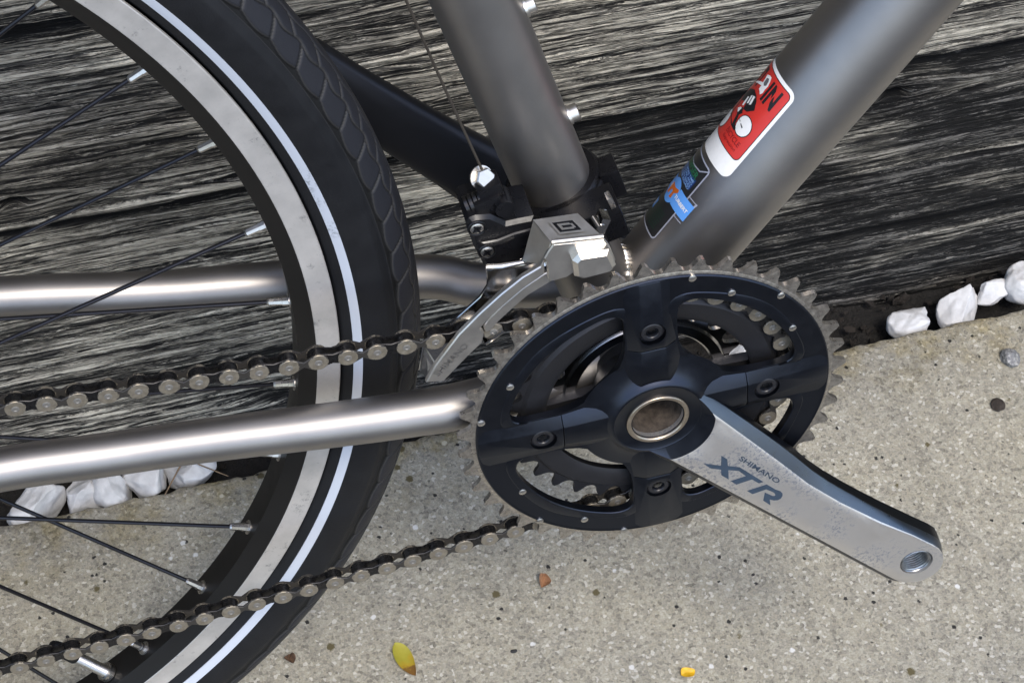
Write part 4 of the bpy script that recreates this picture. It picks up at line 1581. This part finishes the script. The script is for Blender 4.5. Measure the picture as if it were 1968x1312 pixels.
def crankset(bike):
    K = empty('crankset', bike)
    # ---- big chainring: steel toothed rim
    g = Geo()
    out = tooth_outline(44, 88.94, 85.0, 2.3, 2.9452)
    ring_plate(g, out, [circle((0, 0), 78.0, 120)], -1.3, 1.1)
    # shallow chamfer shoulder inside the teeth
    g.lathe([(84.6, 1.1), (83.6, 1.45), (78.2, 1.45)][::-1], (0, 0), 176)
    o = g.obj('big_chainring', 'teeth', K, 30)
    # ---- black carrier: ring and the outer halves of the arms
    g = Geo()
    ring_plate(g, circle((0, 0), 82.6, 180), [opening(k) for k in range(4)] + [circle((0, 0), 13.0, 48)], -1.6, 2.2)
    g.lathe([(83.1, 1.3), (82.9, 2.0), (82.4, 2.35), (81.6, 2.3)][::-1], (0, 0), 180)
    carrier = g.obj('chainring_carrier', 'ano', K, 30)
    cutters = []
    # raised lip round each opening
    for k in range(4):
        g = Geo()
        a = opening(k, 0.1)
        b_ = opening(k, 5.2)
        n = len(a)
        vs = [(x, y, 2.2) for x, y in a] + [(x, y, 2.5) for x, y in opening(k, 0.6)] + [(x, y, 2.5) for x, y in b_] + [(x, y, 2.19) for x, y in opening(k, 5.8)]
        fs = []
        for r_ in range(3):
            for i in range(n):
                j = (i + 1) % n
                fs.append((r_ * n + i, r_ * n + j, (r_ + 1) * n + j, (r_ + 1) * n + i))
        keep = []
        for f in fs:
            c = np.mean([vs[i][:2] for i in f], axis=0)
            if np.hypot(*c) > 62:
                keep.append(f)
        g.add(vs, keep, 0)
        g.obj('opening_lip', 'ano', K, 30)
    # arms: outer and inner halves meet at a fine seam
    for k in range(4):
        ang = ARM0 + 90 * k
        for nm, r0, r1, w0, w1, wt0, wt1 in (('arm_outer', 43.3, 82.0, 11.7, 12.4, 5.6, 4.6), ('arm_inner', 15, 42.9, 15.5, 11.8, 7.0, 5.6)):
            g = Geo()
            trap_beam(g, ang, r0, r1, w0, w1, 1.6, 5.4 if nm == 'arm_outer' else 6.4, wt0, wt1, z1b=2.75 if nm == 'arm_outer' else 5.4)
            ob = g.obj(nm, 'ano', K, 30)
            if nm == 'arm_outer':
                gc = Geo()
                c = (52.5 * math.cos(RAD(ang)), 52.5 * math.sin(RAD(ang)))
                gc.prism(circle(c, 6.1, 36), 2.6, 9)
                cu = link('cutter', gc.mesh('cutter', 30), None)
                cu.parent = bike
                boolean_cut(ob, [cu])
            # bolt
        c = (52.5 * math.cos(RAD(ang)), 52.5 * math.sin(RAD(ang)))
        g = Geo()
        g.lathe([(6.05, 2.62), (5.3, 2.7), (5.1, 3.5), (4.6, 3.8), (3.2, 3.8), (2.9, 3.4), (2.9, 2.3), (.1, 2.3)][::-1], c, 32, 0)
        g.lathe([(5.0, 2.0), (5.0, -10.5), (.1, -10.5)][::-1], c, 24, 0)
        g.prism([((c[0] + (1.9 + .55 * (i % 2)) * math.cos(i * math.pi / 6)), (c[1] + (1.9 + .55 * (i % 2)) * math.sin(i * math.pi / 6))) for i in range(12)], 2.2, 2.6, 1)
        g.obj('chainring_bolt', ['black', 'chrome'], K, 30)
    # rivets: pale shift pins
    for r_, a_ in ((81.4, 80.5), (74.4, 64.6), (81.4, 47.6), (73.0, 31.6), (73.2, -147.5), (75.0, -115), (82.4, -130.5), (82.6, -98.3), (74.6, 154), (81.4, 171)):
        g = Geo()
        c = (r_ * math.cos(RAD(a_)), r_ * math.sin(RAD(a_)))
        g.lathe([(1.75, 1.0), (1.75, 2.75), (1.4, 2.95), (.05, 3.0)][::-1], c, 20)
        g.obj('shift_pin', 'steel', K, 30)
    # ---- middle and small rings
    g = Geo()
    out = tooth_outline(32, 64.68, 60.9, 2.6, 0.06)
    ring_plate(g, out, [circle((0, 0), 48.5, 96)], -9.0, -7.0)
    g.lathe([(60.3, -7.0), (58.6, -5.6), (51.0, -5.4), (48.5, -6.6), (48.5, -9.6), (58.6, -10.6), (60.3, -9.0)][::-1], (0, 0), 96)
    g.obj('middle_chainring', 'anod', K, 30)
    g = Geo()
    out = tooth_outline(22, 44.6, 40.8, 2.6, 0.05)
    ring_plate(g, out, [circle((0, 0), 32.5, 72)], -17.2, -15.0)
    g.lathe([(39, -15.0), (38, -13.8), (33.5, -13.8), (32.5, -14.8)][::-1], (0, 0), 72)
    g.obj('small_chainring', 'chrome', K, 30)
    # tabs that carry the inner rings
    for k in range(4):
        ang = ARM0 + 90 * k
        g = Geo()
        trap_beam(g, ang, 20, 58, 8.0, 5.5, -14.5, -10.0, 6.5, 4.5)
        g.obj('inner_arm', 'anod', K, 30)
    # ---- hub of the spider
    g = Geo()
    g.lathe([(36.0, 2.0), (33, 2.5), (29.5, 3.2), (26.5, 4.2), (24.2, 5.3), (22.6, 6.6), (21.6, 7.5), (21.0, 7.75), (20.4, 7.8), (20.0, 7.5), (12, 7.4)][::-1], (0, 0), 96)
    g.lathe([(33, 2.1), (33, -2.0), (26, -10), (24, -17), (13, -17)], (0, 0), 72)
    g.obj('spider_hub', 'ano', K, 40)
    # ---- right crank arm
    xf = lambda s, v, z: ARM_A * s + ARM_V * v + Vector((0, 0, z))
    g = Geo()
    crank_mesh(g, xf)
    arm = g.obj('right_crank_arm', ['face', 'ano', 'anogrey'], K, 30)
    gc = Geo()
    # conical dish round the axle
    gc.lathe([(.05, 7.0), (19.4, 7.0), (27.6, 11.9), (34.0, 17.0), (.05, 17.0)][::-1], (0, 0), 96)
    c1 = link('cutter', gc.mesh('cutter', 30), 'ano')
    gc = Geo()
    gc.lathe([(.05, -25), (12.2, -25), (12.2, 12), (.05, 12)][::-1], (0, 0), 64)
    c2 = link('cutter', gc.mesh('cutter', 30), 'grime')
    e = ARM_A * 178.0
    gc = Geo()
    gc.lathe([(.05, 8), (8.3, 8), (8.3, 36), (.05, 36)][::-1], (e.x, e.y), 64)
    c3 = link('cutter', gc.mesh('cutter', 30), 'plastic')
    for c in (c1, c2, c3):
        c.parent = bike
    boolean_cut(arm, [c1, c2, c3])
    # bush in the bore
    g = Geo()
    g.lathe([(14.6, 7.0), (14.6, 8.1), (14.3, 8.4), (13.0, 8.4), (12.5, 7.9), (12.3, 5)][::-1], (0, 0), 64, 0)
    g.lathe([(12.3, 5), (11.4, 2), (11.2, -30), (.05, -30)][::-1], (0, 0), 64, 1)
    g.obj('axle_bush', ['bore', 'grime'], K, 40)
    # threaded pedal eye
    zf = zface(178)
    g = Geo()
    prof = [(8.3, zf - 1.6), (8.2, zf - 1.5), (7.9, zf - .5), (7.6, zf - .3), (7.3, zf - .7)]
    z = zf - 1.0
    while z > zf - 12.5:
        prof += [(7.35, z), (7.35, z - .12), (6.6, z - .6), (6.6, z - .72)]
        z -= 1.27
    prof += [(7.0, zf - 13.2)]
    g.lathe(prof[::-1], (e.x, e.y), 64)
    g.obj('pedal_eye_thread', simple('dull_thread_steel', (0.30, 0.31, 0.32), 0.34, 1.0, var=0.3, vscale=400), K, 20)
    # lettering on the arm
    k_ = 18.0 / 175.0
    def face_pt(s, v, lift):
        return ARM_A * s + ARM_V * v + Vector((0, 0, zface(s) + lift))
    g = Geo()
    X1 = [(36.4, -8.4), (44.9, -4.9), (40.4, -0.1), (44.4, -0.2), (47.8, -3.2), (53.2, -0.8), (70.1, -1.6), (68.7, -3.5), (64.1, -3.4), (60.0, -9.9), (55.9, -9.7), (59.9, -3.4), (54.6, -2.8), (50.0, -5.1), (54.4, -9.4), (49.4, -9.3), (46.8, -6.8), (41.8, -8.8)]
    R1 = [(67.4, -10.1), (72.6, -1.9), (78.8, -2.1), (81.5, -1.6), (83.6, -2.1), (84.8, -3.3), (85.4, -5.0), (84.9, -6.6), (83.4, -7.7), (81.2, -8.4), (84.3, -11.0), (78.9, -10.6), (75.7, -6.3), (78.1, -6.1), (80.6, -5.9), (81.4, -5.4), (81.3, -4.7), (80.4, -4.2), (79.1, -4.0), (74.8, -4.4), (71.3, -10.3)]
    for P in (X1, R1):
        ar = sum(P[i][0] * P[(i + 1) % len(P)][1] - P[(i + 1) % len(P)][0] * P[i][1] for i in range(len(P)))
        if ar < 0:
            P = P[::-1]
        g.add([face_pt(s, v, 0.06) for s, v in P], [tuple(range(len(P)))])
    a, fs = text_tris('SHIMANO', 0.02)
    vs = []
    for p in a:
        s = 48.9 + p[0] * 27.6 + (1 - p[1]) * 0.3
        v = 2.3 + p[1] * 2.9 - p[0] * 1.3
        vs.append(face_pt(s, v, 0.06))
    g.add(vs, fs)
    g.obj('lettering', 'decal', K, 0)
    # ---- left crank arm on the far side
    xl = lambda s, v, z: -(ARM_A * s) - (ARM_V * v) + Vector((0, 0, 2 * ZC - z - 2))
    g = Geo()
    secs = [(-20, .1, 2), (-19, 7, 6), (-14, 15, 9), (-4, 20, 10), (8, 21.5, 10), (30, 20, 9.5), (55, 18, 8.5), (85, 15.8, 7.5), (120, 14.6, 7), (150, 14.4, 7), (172, 15, 7.2), (182, 14, 7), (188, 10, 6), (192, 5, 4), (193, .1, 1)]
    nn = 28
    vs = []
    for s_, hv, hz in secs:
        for i in range(nn):
            a_ = 2 * math.pi * i / nn
            cx, cy = math.cos(a_), math.sin(a_)
            ex = 0.62
            vv = hv * math.copysign(abs(cx) ** ex, cx)
            zz = hz * math.copysign(abs(cy) ** ex, cy)
            vs.append(xl(s_, vv + 1.5, zface(s_) - 7.5 + zz))
    fs = []
    for i in range(len(secs) - 1):
        for k in range(nn):
            k2 = (k + 1) % nn
            fs.append((i * nn + k, (i + 1) * nn + k, (i + 1) * nn + k2, i * nn + k2))
    g.add(vs, fs)
    ob = g.obj('left_crank_arm', mat_black_ano('matt_black_alloy', (0.030, 0.031, 0.036), 0.42, 0.8), K, 60)
    heal(ob.data)
    g = Geo()
    g.lathe([(12.4, -20), (12.4, -112)][::-1], (0, 0), 40)
    g.obj('axle', 'steel', K)


# ---------------------------------------------------------------- chain
def chain_path():
    """pin positions every half inch: upper run, wrap round the middle ring, lower run"""
    pts = []
    R = 64.7
    # upper run sags slightly
    up = lambda x: 64.6 + (x / 276.0) ** 2 * 0.0 + 0.000205 * x * (x + 262.0) * 1.0
    for x in np.arange(-300, -2, 1.0):
        y = up(x)
        pts.append((x, y))
    for a in np.arange(90.5, -97.5, -0.8):
        pts.append((R * math.cos(RAD(a)), R * math.sin(RAD(a))))
    xl0, yl0 = pts[-1]
    # lower run: measured sag
    for x in np.arange(xl0 - 1.0, -330, -1.0):
        y = -66.6 + 0.1655 * x + 0.000103 * x * x * 1.0
        pts.append((x, y))
    return np.array(pts)


def chain(bike):
    C = empty('chain', bike)
    P = chain_path()
    d = np.r_[0, np.cumsum(np.linalg.norm(np.diff(P, axis=0), axis=1))]
    L0 = np.interp(-262.9, P[:300, 0], d[:300])
    n0 = -int(L0 // 12.7)
    k = n0
    pins = []
    while True:
        t = L0 + k * 12.7
        if t > d[-1]:
            break
        if t >= 0:
            pins.append((k, np.array((np.interp(t, d, P[:, 0]), np.interp(t, d, P[:, 1])))))
        k += 1

    def plate(L, r, waist, n=14):
        out = []
        for i in range(n + 1):
            a = RAD(-115 + 230 * i / n)
            out.append((L / 2 + r * math.cos(a), r * math.sin(a)))
        out.append((0, waist))
        for i in range(n + 1):
            a = RAD(65 + 230 * i / n)
            out.append((-L / 2 + r * math.cos(a), r * math.sin(a)))
        out.append((0, -waist))
        return out

    def local_mesh(kind):
        g = Geo()
        if kind == 'outer':
            for z0, z1, ch in ((2.45, 3.35, .25), (-3.35, -2.45, 0)):
                g.prism(plate(12.7, 4.4, 1.45), z0, z1, 0, ch)
            for x in (-6.35, 6.35):
                g.lathe([(1.75, -3.5), (1.75, 3.45), (1.3, 3.62), (.9, 3.62), (.7, 3.45), (.02, 3.45)][::-1], (x, 0), 14, 1)
        else:
            for z0, z1, ch in ((1.45, 2.35, .2), (-2.35, -1.45, 0)):
                g.prism(plate(12.7, 4.15, 2.6), z0, z1, 0, ch)
            for x in (-6.35, 6.35):
                g.lathe([(3.85, -1.4), (3.85, 1.4)][::-1], (x, 0), 20, 0)
        return g.mesh(kind + '_link', 30, raw=True)
    meo = local_mesh('outer')
    mei = local_mesh('inner')
    for nm in ('plate', 'pin'):
        meo.materials.append(M[nm])
    mei.materials.append(M['chaindark'])
    for (k, a), (k2, b_) in zip(pins, pins[1:]):
        mid = (a + b_) / 2
        ang = math.atan2(b_[1] - a[1], b_[0] - a[0])
        outer = (k % 2 == 0)
        ob = bpy.data.objects.new('outer_link' if outer else 'inner_link', meo if outer else mei)
        COL.objects.link(ob)
        ob.parent = C
        ob.location = ((mid[0] - BASE[0]) * .001, (mid[1] - BASE[1]) * .001, (-8.0 - BASE[2]) * .001)
        ob.rotation_euler = (0, 0, ang + RAD(((k * 37) % 11 - 5) * 0.25))


# ---------------------------------------------------------------- front derailleur
def derailleur(bike):
    D = empty('front_derailleur', bike)
    # outer cage plate
    cage = [(-47.3, 111.0), (-25.5, 109.1), (-22.6, 103.6), (-20.1, 95.7), (-20.5, 93.9), (-27.8, 91.9), (-34.2, 90.3), (-38.4, 92.5), (-41.2, 90.6), (-48.3, 89.6), (-58.4, 83.7), (-65.3, 77.2), (-70.9, 71.5), (-74.7, 66.7), (-77.0, 65.3), (-78.5, 60.5), (-84.2, 54.7), (-95.8, 41.1), (-103.7, 42.1), (-99.2, 51.9), (-88.5, 68.1), (-79.1, 78.6), (-69.8, 87.7), (-60.6, 95.4), (-52.9, 99.8), (-50.6, 104.7), (-49.1, 108.0)]
    blade = [(-51.4, 103.0), (-51.0, 95.2), (-60.7, 88.4), (-69.9, 80.0), (-76.6, 73.0), (-79.0, 69.6), (-77.6, 66.4), (-78.5, 60.5), (-84.2, 54.7), (-95.8, 41.1), (-103.7, 42.1), (-99.2, 51.9), (-88.5, 68.1), (-79.1, 78.6), (-69.8, 87.7), (-60.6, 95.4), (-52.9, 99.8)]
    box_ = [(-47.3, 111.0), (-25.5, 109.1), (-22.6, 103.6), (-20.1, 95.7), (-20.5, 93.9), (-27.8, 91.9), (-34.2, 90.3), (-38.4, 92.5), (-41.2, 90.6), (-48.3, 89.6), (-49.6, 92.0), (-49.9, 101.0), (-51.2, 103.6), (-49.1, 108.0)]
    flange = [(-48.4, 92.6), (-47.6, 86.6), (-57.7, 80.7), (-64.6, 74.2), (-70.2, 68.5), (-74.0, 63.7), (-76.0, 63.0), (-77.2, 66.6), (-75.0, 70.4), (-68.6, 77.4), (-59.4, 85.8), (-50.4, 92.0)]
    g = Geo()
    g.prism(blade, -2.6, -0.2, 0, 0.5)
    g.prism(box_, -2.5, -0.6, 0, 0.5)
    g.prism(flange, -5.0, -3.6, 0, 0.4)
    g.obj('outer_cage_plate', 'silver', D, 30)
    g = Geo()
    a_, fs_ = text_tris('SHIMANO', 0.01)
    p0, p1 = Vector((-98.4, 45.2, -0.1)), Vector((-84.6, 60.6, -0.1))
    ux = (p1 - p0)
    uy = Vector((-ux.y, ux.x, 0)).normalized() * 3.4
    g.add([p0 + ux * q_[0] - uy * 0.15 + uy * q_[1] for q_ in a_], fs_)
    g.obj('stamped_lettering', 'steel', D, 0)
    # boxed bump
    g = Geo()
    bp_ = [(-40.0, 103.2), (-37.4, 106.4), (-24.3, 106.0), (-20.9, 96.4), (-23.2, 93.0), (-35.2, 91.6), (-38.9, 94.0)]
    g.prism(bp_, -1.1, 4.4, 0, 1.9)
    g.obj('cage_bump', 'silver', D, 25)
    # top bridge from the plate back to the body
    g = Geo()
    A0, A1 = (-48.2, 112.4, -1.0), (-26.3, 110.6, -1.0)
    B0, B1 = (-52.8, 114.6, -13.5), (-33.6, 114.0, -13.5)
    th = 1.5
    def quad_slab(a, b_, c, d_, t, mi=0):
        a, b_, c, d_ = map(Vector, (a, b_, c, d_))
        nrm = (b_ - a).cross(d_ - a).normalized() * t
        if nrm.y < 0:
            nrm = -nrm
        vs = [a, b_, c, d_, a - nrm, b_ - nrm, c - nrm, d_ - nrm]
        g.add(vs, [(0, 1, 2, 3), (7, 6, 5, 4), (0, 4, 5, 1), (1, 5, 6, 2), (2, 6, 7, 3), (3, 7, 4, 0)], mi)
    quad_slab(A0, A1, B1, B0, th)
    # bright rolled lip between bridge and plate
    g.tube([(-48.0, 111.6, -1.6), (-37, 110.7, -1.6), (-25.8, 109.8, -1.6)], 1.3, 12)
    # left gusset
    quad_slab((-48.2, 111.4, -2.0), (-52.8, 113.8, -13.5), (-57.5, 92.0, -13.5), (-51.6, 99.0, -2.0), 1.3)
    g.obj('cage_bridge', 'silver', D, 30)
    g = Geo()
    def on_br(u, v, lift):
        a, b_, c, d_ = map(Vector, (A0, A1, B1, B0))
        p = (a * (1 - u) + b_ * u) * (1 - v) + (d_ * (1 - u) + c * u) * v
        nrm = (b_ - a).cross(d_ - a).normalized()
        if nrm.y < 0:
            nrm = -nrm
        return p + nrm * lift
    def bq(u0, v0, u1, v1, lift, mi):
        g.add([on_br(u0, v0, lift), on_br(u1, v0, lift), on_br(u1, v1, lift), on_br(u0, v1, lift)], [(0, 1, 2, 3)], mi)
    bq(.24, .22, .78, .80, .75, 0)
    bq(.29, .30, .73, .72, .80, 1)
    bq(.36, .38, .42, .64, .85, 0)
    bq(.42, .56, .62, .64, .85, 0)
    bq(.42, .38, .62, .46, .85, 0)
    bq(.62, .42, .67, .60, .85, 0)
    g.obj('stamped_mark', ['silver', 'plastic'], D, 0)
    # inner cage plate (dark chrome), tail curls in below the chain
    g = Geo()
    inner = [(-72.8, 89.2), (-64.0, 88.6), (-50.0, 92.5), (-30, 94), (-30, 88), (-50.0, 85.5), (-62, 78.5), (-72, 69.0), (-82, 57.0), (-92, 42.0), (-101.5, 30.5), (-104.0, 33.5), (-101.8, 47.0), (-88.0, 60.0), (-81.3, 66.5), (-75.6, 72.0), (-72.4, 78.0), (-72.2, 83.0)]
    g.prism(inner, -17.5, -16.2, 0, 0.3)
    g.tube([(-72.6, 89, -16.4), (-66, 88.8, -15.6), (-56, 89.8, -14.6), (-51.5, 95.5, -10), (-50.5, 99.4, -2.2)], [1.5, 1.7, 1.7, 1.6, 1.2], 12)
    g.obj('inner_cage_plate', 'chrome', D, 30)
    # tail spacer joining the plates
    g = Geo()
    vs = [(-99.0, 50.2, -2.4), (-103.2, 42.2, -2.4), (-103.0, 33.5, -16.6), (-101.0, 47.0, -16.6)]
    g.add(vs + [(x + .9, y - .5, z) for x, y, z in vs], [(0, 1, 2, 3), (7, 6, 5, 4), (0, 4, 5, 1), (1, 5, 6, 2), (2, 6, 7, 3), (3, 7, 4, 0)])
    g.obj('cage_tail', 'steel', D, 20)
    g = Geo()
    g.box((-72.4, 60.0, -9.5), 5.2, .8, 7.0, (Vector((.80, .60, 0)), Vector((-.60, .80, 0)), Vector((0, 0, 1))), 0, 0.3)
    g.obj('cage_spacer', 'chrome', D, 20)
    # black linkage body
    body = [(-79.0, 108.1), (-77.6, 110.6), (-75.0, 111.4), (-68.4, 110.6), (-65.0, 107.8), (-61.7, 105.0), (-56, 105.4), (-49.6, 105.6), (-48.6, 96.0), (-49.4, 86.4), (-52.6, 82.6), (-57, 80.4), (-62.5, 79.4), (-69.0, 79.0), (-71.6, 81.5), (-72.8, 85.5), (-76.1, 94.6)]
    g = Geo()
    g.prism(body, -46, -24.0, 0, 1.6)
    g.prism([(-73.0, 97.4), (-66.0, 97.6), (-58.8, 99.8), (-49.2, 101.0), (-49.2, 98.0), (-58.2, 96.8), (-65.6, 94.0), (-70.4, 94.6)], -24.1, -22.6, 0, 0.6)
    ob = g.obj('linkage_body', 'plastic', D, 30)
    for cx, cy, zt in ((-74.7, 105.3, -22.8), (-70.4, 90.8, -23.0)):
        g = Geo()
        g.lathe([(4.1, -26), (4.1, zt - .9), (3.7, zt - .6), (3.4, zt - .8), (3.2, zt - 1.6), (.05, zt - 1.6)][::-1], (cx, cy), 24, 1)
        g.lathe([(3.0, zt - 1.6), (2.9, zt - .5), (2.2, zt - .15), (1.6, zt - .15), (1.5, zt - .9), (.05, zt - .9)][::-1], (cx, cy), 24, 0)
        for a in (35, 125):
            dx, dy = math.cos(RAD(a)), math.sin(RAD(a))
            g.box((cx, cy, zt - .35), 2.3, .42, .35, (Vector((dx, dy, 0)), Vector((-dy, dx, 0)), Vector((0, 0, 1))), 1)
        g.obj('limit_screw', ['steel', 'plastic'], D, 30)
    # clamp round the seat tube
    sd = Vector((-.301, .9536, 0))
    sm = Vector((.9536, .301, 0))
    s0 = sm * -3.3 + Vector((0, 0, ZC))
    g = Geo()
    for (t0, t1, rr) in ((84.5, 101.5, 21.4), (87.5, 98.5, 22.6)):
        n = 64
        vs = []
        for t, r in ((t0, 17.45), (t0, rr - .8), (t0 + .8, rr), (t1 - .8, rr), (t1, rr - .8), (t1, 17.45)):
            for i in range(n):
                a = 2 * math.pi * i / n
                vs.append(s0 + sd * t + (sm * math.cos(a) + Vector((0, 0, 1)) * math.sin(a)) * r)
        fs = []
        for j in range(5):
            for i in range(n):
                i2 = (i + 1) % n
                fs.append((j * n + i, j * n + i2, (j + 1) * n + i2, (j + 1) * n + i))
        g.add(vs, [tuple(reversed(f)) for f in fs])
    c = s0 + sd * 92
    g.box(c + sm * 24 + Vector((0, 0, 4)), 4.5, 8.0, 6, (sm, sd, Vector((0, 0, 1))), 0, 1.2)
    g.box(c + sm * 6 + Vector((0, 0, 24)), 17, 9.5, 8, (sm, sd, Vector((0, 0, 1))), 0, 1.5)
    g.box(c + sm * -2 + sd * -10 + Vector((0, 0, 26)), 15, 4, 10, (sm, sd, Vector((0, 0, 1))), 0, 1.2)
    g.obj('clamp_band', 'plastic', D, 30)
    # silver pivot link on the front side
    g = Geo()
    g.box((-23.6, 106.0, -13.5), 2.0, 5.2, 3.5, (Vector((.93, -.36, 0)), Vector((.36, .93, 0)), Vector((0, 0, 1))), 0, .6)
    g.tube([(-25.5, 106.5, -16), (-24.4, 106.2, -9.5)], 2.6, 14)
    g.obj('pivot_link', 'chrome', D, 30)
    g = Geo()
    g.box((-16.5, 108.5, -24), 1.1, 3.2, 2.5, (Vector((.93, .36, 0)), Vector((-.36, .93, 0)), Vector((0, 0, 1))), 0, .4)
    g.obj('clamp_bolt', 'steel', D, 30)
    # cable arm, its pivot coils and the clamp nut
    g = Geo()
    ax = Vector((-.31, .951, 0))
    ay = Vector((.951, .31, 0))
    g.box((-67.0, 118.6, -34), 5.2, 3.4, 5.0, (ay, ax, Vector((0, 0, 1))), 0, .8)
    g.box((-67.8, 112.0, -31.5), 6.0, 4.6, 4.2, (ay, ax, Vector((0, 0, 1))), 0, 1.2)
    g.box((-61.4, 109.8, -31.0), 3.0, 6.0, 5.0, (ay, ax, Vector((0, 0, 1))), 0, 1.0)
    g.tube([(-62, 112, -36), (-62, 112, -25)], 4.2, 24)
    g.obj('cable_arm', 'plastic', D, 30)
    g = Geo()
    for k in range(4):
        c = Vector((-76.6, 110.6, -33)) + ay * (k * 2.1)
        g.tube([c - ay * .75, c + ay * .75], 4.4, 24)
    g.obj('return_spring', 'chaindark', D, 30)
    g = Geo()
    c = Vector((-68.6, 122.6, -35))
    dirn = Vector((.25, .55, .8)).normalized()
    u = dirn.orthogonal().normalized()
    w = dirn.cross(u)
    hexp = []
    for t, r in ((-2.5, 4.4), (1.6, 4.4), (2.2, 3.9)):
        for i in range(6):
            a = i * math.pi / 3 + .3
            hexp.append(c + dirn * t + (u * math.cos(a) + w * math.sin(a)) * r)
    fs = []
    for j in range(2):
        for i in range(6):
            i2 = (i + 1) % 6
            fs.append((j * 6 + i, j * 6 + i2, (j + 1) * 6 + i2, (j + 1) * 6 + i))
    fs.append(tuple(12 + i for i in range(6)))
    g.add(hexp, fs)
    g.tube([c - dirn * 3.4, c - dirn * 2.4], 5.2, 24)
    g.obj('cable_nut', 'silver', D, 20)
    g = Geo()
    g.tube(smooth_path([(-143, 370, -44), (-97.0, 216.0, -40), (-83.8, 172, -40), (-67.4, 120.5, -36.5)], 6), 0.6, 8)
    g.obj('shift_cable', simple('steel_cable', (0.10, 0.085, 0.07), 0.45, 0.8), D)


def build_bicycle():
    bike = empty('bicycle')
    bike.rotation_euler = (math.pi / 2 - LEAN, 0, 0)
    tag(bike, 'bicycle with titanium frame, triple crankset and black tyre leaning by the timber wall', 'bicycle')
    frame(bike)
    wheel(bike)
    crankset(bike)
    chain(bike)
    derailleur(bike)


build_pavement()
build_added_ground()
build_soil()
build_wall()
build_stones()
build_debris()
build_bicycle()
